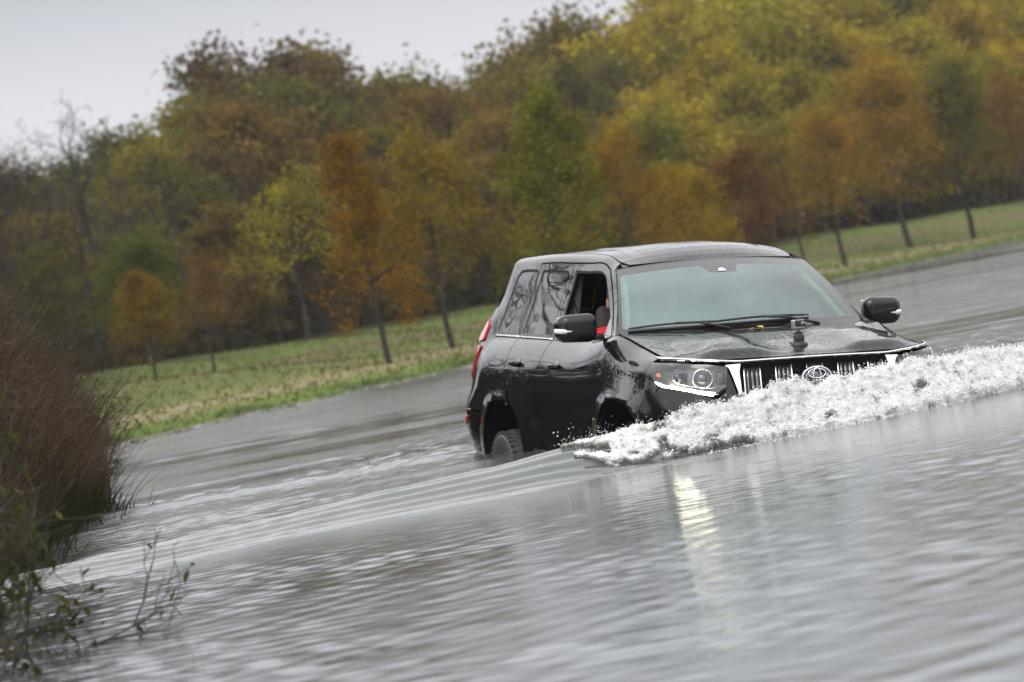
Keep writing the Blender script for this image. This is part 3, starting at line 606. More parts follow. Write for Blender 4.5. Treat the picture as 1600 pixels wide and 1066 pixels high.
# grille, badge and bright surrounds
gp = [KF(-.448,1.035),KF(-.455,.885),KF(-.40,.715),KF(.40,.715),KF(.455,.885),KF(.448,1.035),KF(0,1.047)]
g = MB(); patch(g, gp, off=-.05, rim=0, gap=-.01, res=.05, mat=0)
for y in np.linspace(-.43, .43, 58):
    P = f_side(np.array([KF(y, z) for z in (1.03,.97,.90,.82,.73)]), -.035); g.tube(P, .0035, 4, mat=1)
for z in np.linspace(.74, 1.02, 12):
    P = f_side(np.array([KF(y, z) for y in np.linspace(-.43,.43,22)]), -.042); g.tube(P, .003, 4, mat=1)
grl = g.build('grille', [M['dark'], M['black']], CAR)
for yb in (-.372,-.186,0,.186,.372):
    bar = empty('grille_bar'); bar.parent = grl
    for sg in (-1, 1):
        g = MB(); P = [KF(yb+sg*.047, z) for z in (1.032,.97,.90,.82,.735)]; strip('bar_edge', P, .009, M['chrome'], bar, off=-.004, th=.03)
    g = MB(); patch(g, [KF(yb-.043,1.03),KF(yb-.043,.735),KF(yb+.043,.735),KF(yb+.043,1.03)], off=-.022, rim=.02, gap=0, res=.03); g.build('bar_back', M['black'], bar)
    for k in (-1, 0, 1): strip('bar_slat', [KF(yb+k*.026, z) for z in (1.030,.97,.90,.82,.74)], .0145, M['barchrome'], bar, off=-.009, th=.014)
ys = np.linspace(0, 1, 41)
top = [(-TX(1.99)+(2*TX(1.99))*q) for q in np.linspace(0, 1, 61)]
zt_ = lambda t: np.interp(abs(t), [0, TY(.45), TY(.7), TX(2.05), TX(1.99)], [1.063,1.060,1.082,1.098,1.103])
strip('chrome_strip', [(t, float(WV(vz(abs(t), zt_(t)))[0])) for t in top], [.008]+[.024]*59+[.008], M['chrome'], CAR, off=.018, th=.03)
for sg in (-1, 1):
    leg = [KF(sg*.525,1.045),KF(sg*.505,1.030),KF(sg*.458,.885),KF(sg*.408,.70),KF(sg*.394,.70),KF(sg*.440,.885),KF(sg*.447,1.0),KF(sg*.437,1.048)]
    g = MB(); patch(g, leg, off=.014, rim=.035, gap=0, res=.02, bres=.01); g.build('grille_surround', M['chrome'], grl)
g = MB(); bs = [KF(-.41,.70)]+[KF(y, .70) for y in np.linspace(-.38,.38,9)]+[KF(.41,.70)]; strip('grille_surround', bs, .02, M['chrome'], grl, off=.014, th=.03)
bg_ = empty('badge'); bg_.parent = grl
c = f_side(np.array([KF(0,.952)]))[0]+[.008,0,0]
def oval(mb, cy, cz, ry, rz, w, dx, n=40, mt=0):
    P = [c+[dx, cy+ry*math.cos(a), cz+rz*math.sin(a)] for a in np.linspace(0, 2*PI, n+1)]; mb.tube(P, w, 6, mat=mt, cap=False)
g = MB(); g.lathe([(.001,.004),(.085,.002),(.092,-.012),(.092,-.05)], (0,0,0), (1,0,0), 40); g.v[0][:, 2] *= .70; g.v[0] += c; g.build('badge_plate', M['barchrome'], bg_)
g = MB(); oval(g, 0, 0, .085, .058, .006, .010); oval(g, 0, .020, .052, .026, .0045, .012); oval(g, 0, .002, .022, .050, .0045, .014); g.build('badge_emblem', M['chrome'], bg_)

# front bumper
top_r = [K(2.03,.855,-1),K(2.105,.945,-1),KF(-.70,.905),KF(-.58,.862),KF(-.53,.90),KF(-.515,1.03),KF(-.467,.885),KF(-.42,.69)]
bp_ = [K(1.99,.70,-1)]+top_r+[(-a, b) for a, b in top_r[::-1]]+[K(1.99,.70,1),K(1.975,.62,1),K(2.005,.42,1),K(2.15,.375,1)]+[KF(y,.375) for y in (.5,.25,0,-.25,-.5)]+[K(2.15,.375,-1),K(2.005,.42,-1),K(1.975,.62,-1)]
hole = [KF(-.45,.62),KF(-.40,.45),KF(.40,.45),KF(.45,.62)]
slot = lambda s: [KF(s*.80,.80),KF(s*.72,.785),KF(s*.72,.775),KF(s*.80,.788)]
fb = panel('front_bumper', bp_, P_, holes=[hole], rim=.02, res=.03)
g = MB(); patch(g, hole, off=-.04, rim=0, gap=-.01, res=.08); g.build('air_intake', M['black'], fb)
for s in (-1, 1):
    g = MB(); patch(g, slot(s), off=.0015, rim=0, gap=0, res=.03); g.build('bumper_slot', M['dark'], fb)

# cabin
g = MB()
def dring(x, zt, zb, w=.70): return np.array([(x, y, z) for y, z in ((-w, zb),(-w, zt-.03),(-w*.9, zt),(0, zt+.02),(w*.9, zt),(w, zt-.03),(w, zb))])
g.loft([dring(1.16,1.20,.8),dring(1.0,1.215,.8),dring(.80,1.20,.8),dring(.66,1.16,.8),dring(.60,1.05,.8)]); g.build('dashboard', M['dash'], CAR)
g = MB(); swc = np.array([.42,.37,1.17]); swn = np.array([-.86,0,.5]); u, w, d_ = frame_of(swn)
g.tube([swc+.185*(math.cos(a)*u+math.sin(a)*w) for a in np.linspace(0, 2*PI, 33)], .014, 8, cap=False)
for a in (0, 2.2, -2.2): g.tube([swc, swc+.18*(math.cos(a+PI/2)*u+math.sin(a+PI/2)*w)], .014, 6)
g.lathe([(.001,.02),(.05,.018),(.06,-.02)], swc, swn, 16); g.tube([swc, swc-swn*.3], .03, 8); g.build('steering_wheel', M['dash'], CAR)
def seat(x, y, w=.50, wide=False):
    st = empty('seat', (x, y, .62)); st.parent = CAR
    g = MB(); g.box((.0,0,.05), (.52,w,.14), r=.05); g.build('seat_cushion', M['seat'], st)
    g = MB(); g.box((-.27,0,.36), (.13,w*.96,.62), r=.05, rot=Matrix.Rotation(-.22, 3, 'Y')); g.build('backrest', M['seat'], st)
    for yy in ((0,) if not wide else (-w*.3, w*.3)):
        g = MB(); g.box((-.36,yy,.755), (.10,.26,.17), r=.045, rot=Matrix.Rotation(-.15, 3, 'Y')); g.tube([(-.35,yy-.05,.6),(-.36,yy-.05,.72)], .007, 5); g.tube([(-.35,yy+.05,.6),(-.36,yy+.05,.72)], .007, 5); g.build('headrest', M['seat'], st)
seat(.02,.37); seat(.02,-.37); seat(-.88,0,1.25,True)
for s in (-1, 1):
    g = MB(); g.tube([(-.42, s*.575, 1.66), (-.44, s*.61, 1.45), (-.44, s*.68, 1.15), (-.42, s*.72, .8)], [.03,.035,.04,.04], 8); g.build('pillar_trim', M['trim'], CAR)
    g = MB(); g.tube([(.50, s*.55, 1.62), (.78, s*.62, 1.44), (1.0, s*.69, 1.26)], .022, 8); g.build('pillar_trim', M['trim'], CAR)
g = MB(); g.tube([(-.43,-.66,1.58),(-.36,-.62,1.40),(-.28,-.55,1.18),(-.2,-.25,.85)], .022, 6, flat=.25); g.build('seat_belt', M['seat'], CAR)
for s in (-1, 1):
    for x_, l_ in ((.3,1.15),(-.86,.8)): g = MB(); g.box((x_, s*.79, .86), (l_,.06,.64), r=.02); g.build('door_card', M['dash'], CAR)
CAR.matrix_world = Matrix(((.245561,.962121,.118423,.951884),(-.969285,.245416,.016032,23.995588),(-.013638,-.118722,.992834,-.672697),(0,0,0,1)))
# ================================================================ lie of the land
_SH = np.array([(-40,-7.0),(0,-2.4),(8,-1.75),(14,-2.15),(20,-3.0),(24,-3.35),(29,-3.3),(34,-4.4),(40,-5.2),(46,-5.6),(52,-5.3),(57,-4.0),(64,-.8),(80,3.9),(99,8.9),(108,12.5),(117,16.2),(140,28),(180,60),(240,120)], float)
def xs_(y): return np.interp(y, _SH[:, 0], _SH[:, 1])
_sp = np.stack([np.interp(np.linspace(0, 1, 400), np.linspace(0, 1, len(_SH)), _SH[:, 1]), np.interp(np.linspace(0, 1, 400), np.linspace(0, 1, len(_SH)), _SH[:, 0])], 1)
def sdist(x, y):
    x = np.asarray(x, float); y = np.asarray(y, float); sh = x.shape; x = x.ravel(); y = y.ravel(); d = np.empty(len(x)); A = _sp[:-1]; B = _sp[1:]-A; BB = (B**2).sum(1)
    for k in range(0, len(x), 4000):
        P = np.stack([x[k:k+4000], y[k:k+4000]], 1)[:, None]-A[None]; t = np.clip((P*B).sum(-1)/BB, 0, 1); d[k:k+4000] = np.sqrt(((P-t[..., None]*B)**2).sum(-1)).min(1)
    return (d*np.where(x < xs_(y), 1, -1)).reshape(sh)
def gz(x, y):
    s = sdist(x, y)
    return np.interp(s, [-12,-4,0,.12,.6,3,7,10,15,30,60,120,400], [-1.2,-.7,-.04,.05,.12,.30,.62,.80,.98,1.25,1.6,2.2,6])
# ================================================================ ground
def grid_axis(segs):
    a = []
    for lo, hi, st in segs: a.append(np.arange(lo, hi, st))
    return np.concatenate(a+[[segs[-1][1]]])
def tensor(name, X, Y, zf, mats, smooth=True):
    gx, gy = np.meshgrid(X, Y, indexing='ij'); z = zf(gx.ravel(), gy.ravel()); V = np.stack([gx.ravel(), gy.ravel(), z], 1)
    i, j = np.meshgrid(np.arange(len(X)-1), np.arange(len(Y)-1), indexing='ij'); i = i.ravel(); j = j.ravel(); n = len(Y)
    F = np.stack([i*n+j, (i+1)*n+j, (i+1)*n+j+1, i*n+j+1], 1); return fast_mesh(name, V, F, mats, smooth=smooth)
def attr(o, name, val):
    a = o.data.attributes.new(name, 'FLOAT', 'POINT'); a.data.foreach_set('value', np.asarray(val, np.float32))
gm = mat('bank_ground', (.1,.1,.04), .95, spec=.15)
def zg(x, y):
    s = sdist(x, y); z = gz(x, y)+.13*fbm(x*.22, y*.16, 3.3, 3)*np.clip(s, 0, 6)/6+.012*fbm(x*3, y*3, 1.)*(s > 0)
    z += .38*np.clip((x-7)/4, 0, 1)*np.clip((s-5)/6, 0, 1)
    return z
X = grid_axis([(-400,-60,20),(-60,-26,2),(-26,38,.32),(38,80,2),(80,400,20)]); Y = grid_axis([(-300,-40,20),(-40,10,2),(10,60,.35),(60,130,.45),(130,220,1.5),(220,900,25)])
ground = tensor('ground', X, Y, zg, gm); tag(ground, kind='structure')
co = np.empty(len(ground.data.vertices)*3, np.float32); ground.data.vertices.foreach_get('co', co); co = co.reshape(-1, 3)
sd = sdist(co[:, 0], co[:, 1]); attr(ground, 'shore', sd)
t, b, L = nodes(gm); at = N(t, 'ShaderNodeAttribute', attribute_name='shore'); tc = N(t, 'ShaderNodeTexCoord'); nz = N(t, 'ShaderNodeTexNoise'); nz.inputs['Scale'].default_value = .55; nz.inputs['Detail'].default_value = 6; L.new(tc.outputs['Object'], nz.inputs['Vector'])
a1 = N(t, 'ShaderNodeMath', operation='MULTIPLY_ADD'); a1.inputs[1].default_value = 3.0; a1.inputs[2].default_value = -1.5; L.new(nz.outputs[0], a1.inputs[0])
a2 = N(t, 'ShaderNodeMath', operation='ADD'); L.new(at.outputs['Fac'], a2.inputs[0]); L.new(a1.outputs[0], a2.inputs[1])
mrn = N(t, 'ShaderNodeMapRange'); mrn.inputs['From Min'].default_value = -1; mrn.inputs['From Max'].default_value = 20; L.new(a2.outputs[0], mrn.inputs[0])
rp = N(t, 'ShaderNodeValToRGB'); L.new(mrn.outputs[0], rp.inputs[0]); els = rp.color_ramp.elements
els[0].position = 0; els[0].color = (.10,.10,.055,1); els[1].position = 1; els[1].color = (.045,.040,.018,1)
for p, c in ((.05,(.050,.085,.014)),(.08,(.12,.17,.025)),(.12,(.21,.20,.07)),(.155,(.29,.24,.14)),(.195,(.19,.18,.06)),(.27,(.11,.135,.028)),(.38,(.13,.11,.045)),(.50,(.10,.14,.025)),(.66,(.06,.06,.022))): q = els.new(p); q.color = (*c, 1)
n2 = N(t, 'ShaderNodeTexNoise'); n2.inputs['Scale'].default_value = 9; n2.inputs['Detail'].default_value = 6; L.new(tc.outputs['Object'], n2.inputs['Vector'])
mr2 = N(t, 'ShaderNodeMapRange'); mr2.inputs['From Min'].default_value = .3; mr2.inputs['From Max'].default_value = .7; mr2.inputs['To Min'].default_value = .38; mr2.inputs['To Max'].default_value = 1.0; L.new(n2.outputs[0], mr2.inputs[0])
mm = N(t, 'ShaderNodeMix', data_type='RGBA', blend_type='MULTIPLY'); mm.inputs[0].default_value = 1; L.new(rp.outputs[0], mm.inputs[6]); L.new(mr2.outputs[0], mm.inputs[7]); L.new(mm.outputs[2], b.inputs['Base Color'])

# short grass on the bank
def ribbons(P, D, Ln, W, segs=2, bend=.4, tip=.15):
    """P base points, D directions, Ln lengths, W widths -> V, F of tapering curved ribbons"""
    n = len(P); side = np.cross(D, rng.normal(size=(n, 3))); side /= np.linalg.norm(side, axis=1)[:, None]+1e-9
    bd = rng.normal(size=(n, 3))*[1,1,.2]; bd /= np.linalg.norm(bd, axis=1)[:, None]; V = []
    for k in range(segs+1):
        u = k/segs; c = P+D*(Ln*u)[:, None]+bd*(Ln*bend*u*u)[:, None]; c[:, 2] -= Ln*bend*.35*u**3; w = (W*(1-(1-tip)*u))[:, None]*.5
        V += [c-side*w, c+side*w]
    V = np.stack(V, 1).reshape(-1, 3); b0 = np.arange(n)*(2*(segs+1)); F = [np.stack([b0+2*k, b0+2*k+1, b0+2*k+3, b0+2*k+2], 1) for k in range(segs)]
    return V, np.stack(F, 1).reshape(-1, 4)
def leafmat(name, col, col2, rough=.7, tr=.35, use_obj=False, nscale=1.2, vary=.7):
    m = bpy.data.materials.new(name); m.use_nodes = True; t = m.node_tree; t.nodes.clear(); L = t.links
    o = N(t, 'ShaderNodeOutputMaterial'); df = N(t, 'ShaderNodeBsdfDiffuse'); tl = N(t, 'ShaderNodeBsdfTranslucent'); ms = N(t, 'ShaderNodeMixShader'); ms.inputs[0].default_value = tr
    geo = N(t, 'ShaderNodeNewGeometry'); tc = N(t, 'ShaderNodeTexCoord'); nz = N(t, 'ShaderNodeTexNoise'); nz.inputs['Scale'].default_value = nscale; nz.inputs['Detail'].default_value = 2; L.new(tc.outputs['Object'], nz.inputs['Vector'])
    ad = N(t, 'ShaderNodeMath', operation='MULTIPLY_ADD'); ad.inputs[1].default_value = .45; L.new(geo.outputs['Random Per Island'], ad.inputs[0]); sc = N(t, 'ShaderNodeMath', operation='MULTIPLY_ADD'); sc.inputs[1].default_value = 1.6; sc.inputs[2].default_value = -.52; L.new(nz.outputs[0], sc.inputs[0]); L.new(sc.outputs[0], ad.inputs[2])
    mx = N(t, 'ShaderNodeMix', data_type='RGBA'); L.new(ad.outputs[0], mx.inputs[0]); mx.clamp_factor = True
    if use_obj:
        oi = N(t, 'ShaderNodeObjectInfo'); h1 = N(t, 'ShaderNodeHueSaturation'); h1.inputs['Hue'].default_value = .485; h1.inputs['Value'].default_value = 1-vary*.8; h2 = N(t, 'ShaderNodeHueSaturation'); h2.inputs['Hue'].default_value = .512; h2.inputs['Value'].default_value = 1+vary*1.2; h2.inputs['Saturation'].default_value = 1.0
        h0 = N(t, 'ShaderNodeHueSaturation'); h0.inputs['Saturation'].default_value = 1.05; h0.inputs['Value'].default_value = .66; L.new(oi.outputs['Color'], h0.inputs['Color']); L.new(h0.outputs[0], h1.inputs['Color']); L.new(h0.outputs[0], h2.inputs['Color']); L.new(h1.outputs[0], mx.inputs[6]); L.new(h2.outputs[0], mx.inputs[7])
    else: mx.inputs[6].default_value = (*col, 1); mx.inputs[7].default_value = (*col2, 1)
    L.new(mx.outputs[2], df.inputs[0]); L.new(mx.outputs[2], tl.inputs[0]); L.new(df.outputs[0], ms.inputs[1]); L.new(tl.outputs[0], ms.inputs[2]); L.new(ms.outputs[0], o.inputs[0]); return m
n = 26000; s_ = rng.random(n)**1.3*14+.1; yy = rng.uniform(44, 128, n); xx = xs_(yy)-s_*rng.uniform(1.0, 1.15, n); ok = sdist(xx, yy) > .04; xx, yy = xx[ok], yy[ok]
Pg = np.stack([xx, yy, zg(xx, yy)-.01], 1); D = np.stack([rng.normal(0,.35,len(xx)), rng.normal(0,.35,len(xx)), np.ones(len(xx))], 1); D /= np.linalg.norm(D, axis=1)[:, None]
V, F = ribbons(Pg, D, rng.uniform(.03,.11,len(xx)), rng.uniform(.02,.05,len(xx)), 2); M['grass'] = leafmat('bank_grass', (.035,.055,.010), (.095,.108,.026), nscale=.5)
tag(fast_mesh('grass', V, F, M['grass']), 'short green and straw coloured grass on the bank', 'grass', kind='stuff')
n = 9000; xx = rng.uniform(-22, 30, n); yy = rng.uniform(62, 150, n); ok = (sdist(xx, yy) > 5) & (sdist(xx, yy) < 26); xx, yy = xx[ok], yy[ok]
Pg = np.stack([xx, yy, zg(xx, yy)+.01], 1); D = rng.normal(size=(len(xx), 3)); D[:, 2] *= .3; D /= np.linalg.norm(D, axis=1)[:, None]
V, F = ribbons(Pg, D, rng.uniform(.05,.12,len(xx)), rng.uniform(.05,.09,len(xx)), 1); M['litter'] = leafmat('fallen_leaves', (.16,.08,.03), (.26,.15,.05))
tag(fast_mesh('leaf_litter', V, F, M['litter']), 'scattered brown fallen leaves under the bank trees', 'leaves', kind='stuff')

n = 3200; yy = rng.uniform(44, 128, n); xx = xs_(yy)+rng.normal(.03,.10,n); bmx = bmesh.new(); bmesh.ops.create_icosphere(bmx, subdivisions=1, radius=1); IV = np.array([v.co[:] for v in bmx.verts]); IF = np.array([[v.index for v in f.verts] for f in bmx.faces]); bmx.free()
r_ = rng.uniform(.012,.05,n); V = (np.stack([xx, yy, np.full(n,.008)], 1)[:, None]+IV[None]*(r_[:, None]*np.stack([1+0*r_, 1+0*r_, .5+0*r_], 1))[:, None]*(1+.2*rng.normal(size=(n, len(IV), 1)))).reshape(-1, 3)
M['stone'] = mat('shore_stone', (.2,.19,.17), .9); add_noise_color(M['stone'], (.05,.045,.035), (.28,.26,.23), 3)
tag(fast_mesh('shore_stones', V, (IF[None]+np.arange(n)[:, None, None]*len(IV)).reshape(-1, 3), M['stone'], smooth=True), 'small pale stones and mud clods along the waterline', 'stones', kind='stuff')
# ================================================================ trees
M['bark'] = mat('dark_bark', (.035,.030,.026), .95, spec=.1); add_noise_color(M['bark'], (.02,.017,.014), (.06,.052,.045), 14)
M['palebark'] = mat('pale_bark', (.16,.15,.13), .9, spec=.1); add_noise_color(M['palebark'], (.08,.07,.06), (.22,.21,.18), 10)
M['leaf'] = leafmat('autumn_leaves', None, None, use_obj=True)
def tree_skeleton(H, r, seed, levels=3, spread=1.0, lead=.85, first=.22, up=.55, nl=16, crook=.05):
    rg = np.random.default_rng(seed); segs = []; tips = []
    def limb(p, d, L_, r0, lev):
        k = 7 if lev == 0 else 5; pts = [p]; q = p.copy(); dd = d.copy()
        for i in range(k):
            dd = dd+rg.normal(0, crook*(1+lev*1.6), 3)+np.array([0,0,.03 if lev else .02]); dd /= np.linalg.norm(dd); q = q+dd*L_/k; pts.append(q.copy())
        pts = np.array(pts); rad = r0*(1-.82*np.linspace(0, 1, k+1)**.9); segs.append((pts, rad, lev))
        if lev >= levels: tips.append(pts[2:]); return
        cnt = nl if lev == 0 else (6 if lev == 1 else 4)
        for j in range(cnt):
            u = (first+(1-first)*(j+rg.random()*.8)/cnt) if lev == 0 else rg.uniform(.25, 1.0)
            i = min(int(u*k), k-1); f = u*k-i; bp = pts[i]*(1-f)+pts[i+1]*f; ax = pts[i+1]-pts[i]; ax /= np.linalg.norm(ax)
            a = j*2.399+rg.normal(0,.4); e1, e2, _ = frame_of(ax); out = math.cos(a)*e1+math.sin(a)*e2; tilt = rg.uniform(.7, 1.2)*(1.1-.5*u if lev == 0 else .9)
            nd = ax*math.cos(tilt)*up*1.4+out*math.sin(tilt); nd /= np.linalg.norm(nd)
            ln = L_*(.40*spread*(1.15-.8*u)+.05) if lev == 0 else L_*rg.uniform(.4,.65)
            limb(bp, nd, ln, rad[i]*.55, lev+1)
        tips.append(pts[-2:])
    limb(np.zeros(3), np.array([rg.normal(0,.03), rg.normal(0,.03), 1.]), H*lead, r, 0)
    return segs, tips
def make_tree_mesh(nm, H, r, seed, nleaf, lsize, bark='bark', scatter=.25, **kw):
    segs, tips = tree_skeleton(H, r, seed, **kw); mb = MB(); rg = np.random.default_rng(seed+99)
    for p, rad, lev in segs: mb.tube(p, np.maximum(rad, .004), 7 if lev == 0 else 4 if lev == 1 else 3, cap=False)
    if lev is not None: pass
    tr = mb.build('trunk', M[bark], None, link=False); cm = None
    if nleaf:
        T = np.vstack([t for t in tips if len(t)]); wts = np.where(rg.random(len(T)) < .22, 6, 1).astype(float); wts /= wts.sum(); c = T[rg.choice(len(T), nleaf, p=wts)]+rg.normal(0, scatter, (nleaf, 3))*[1,1,.8]
        c = c[c[:, 2] > H*.12]; nleaf = len(c); a = rg.normal(size=(nleaf, 3)); a /= np.linalg.norm(a, axis=1)[:, None]; b_ = np.cross(a, rg.normal(size=(nleaf, 3))); b_ /= np.linalg.norm(b_, axis=1)[:, None]
        s = lsize*rg.uniform(.5, 1.3, nleaf)[:, None]*.5; V = np.stack([c-a*s*1.3, c-b_*s*.8, c+a*s*1.3, c+b_*s*.8], 1).reshape(-1, 3); F = np.arange(4*nleaf).reshape(-1, 4)
        cm = fast_mesh('crown', V, F, M['leaf']); SC.collection.objects.unlink(cm)
    return tr, cm
def put_tree(proto, loc, H, Href, rz, label, cat, group, col, name, wide=1.0, bark=None):
    root = empty(name, loc, rz); k = H/Href; root.scale = (k*wide, k*wide, k)
    t = proto[0].copy(); SC.collection.objects.link(t); t.parent = root
    if proto[1]: c = proto[1].copy(); SC.collection.objects.link(c); c.parent = root; c.color = (*col, 1)
    tag(root, label, cat, group); return root
# front row on the bank
rowA = make_tree_mesh('a', 4.5, .075, 11, 9500, .060, scatter=.13, spread=.62, first=.20, nl=20)       # slim column
rowB = make_tree_mesh('b', 4.5, .07, 23, 8500, .062, scatter=.16, spread=1.0, first=.26, nl=15)      # open, wide
rowC = make_tree_mesh('c', 4.5, .08, 37, 14000, .065, scatter=.17, spread=.95, first=.22, nl=18)      # dense
rowD = make_tree_mesh('d', 4.5, .06, 41, 4300, .060, scatter=.16, spread=1.05, first=.30, nl=12)      # thin
front = [ # x, y, height, proto, width, colour, label
 (-6.67,71.75,2.05,rowC,1.0,(.26,.14,.035),'small ochre and brown tree, leftmost of the little trees on the left bank'),
 (-5.75,74.0,2.30,rowD,1.15,(.24,.11,.04),'small thin russet tree with a bare dark trunk, second from the left on the bank'),
 (-2.21,68.0,4.35,rowA,.80,(.28,.125,.022),'slim upright amber orange tree standing alone near the water left of the car'),
 (-1.12,72.5,4.15,rowB,.95,(.29,.17,.03),'open yellow amber tree just left of the car, right of the slim amber one'),
 (1.13,74.75,5.0,rowA,1.0,(.20,.17,.025),'yellow green column shaped tree rising behind the car roof'),
 (2.94,82.25,4.05,rowB,.95,(.32,.155,.028),'orange tree above the rear of the car roof'),
 (4.33,89.0,3.2,rowC,1.1,(.36,.21,.028),'round golden tree low above the windscreen'),
 (6.23,95.0,3.5,rowC,1.0,(.20,.085,.035),'reddish brown tree above the right half of the windscreen'),
 (8.32,105.75,3.9,rowD,1.1,(.27,.15,.03),'thin tan tree between the reddish one and the waterside orange one'),
 (9.53,107.0,4.4,rowB,1.0,(.32,.15,.03),'orange tree with a dark trunk on the bank just right of the car roof'),
 (12.59,118.25,5.8,rowB,1.15,(.33,.16,.03),'tall orange tree with a wide crown, second trunk right of the car'),
 (14.95,121.5,5.6,rowC,.95,(.17,.13,.028),'dark olive tree with an even crown, third trunk right of the car'),
 (17.95,129.5,5.0,rowB,1.0,(.26,.11,.035),'rust coloured tree at the right edge of the picture'),
 (-4.26,105.25,1.15,rowD,1.0,(.22,.10,.06),'tiny pinkish russet tree in front of the wood'),
 (-7.6,82.0,2.9,rowC,1.0,(.12,.125,.03),'small dull green tree behind the two little russet trees'),
 (-4.6,88.0,3.9,rowD,1.1,(.36,.27,.045),'pale yellow tree behind and left of the slim amber tree'),
]
for x, y, h, pr_, wd, col, lab in front:
    col = (col[0]*.86, col[1]*.96, col[2]*.9); put_tree(pr_, (x, y, float(zg(np.array([x]), np.array([y]))[0])-.04), h, 4.5, rng.uniform(0, 6.3), lab, 'tree', 'young trees along the bank', col, 'bank_tree', wd)
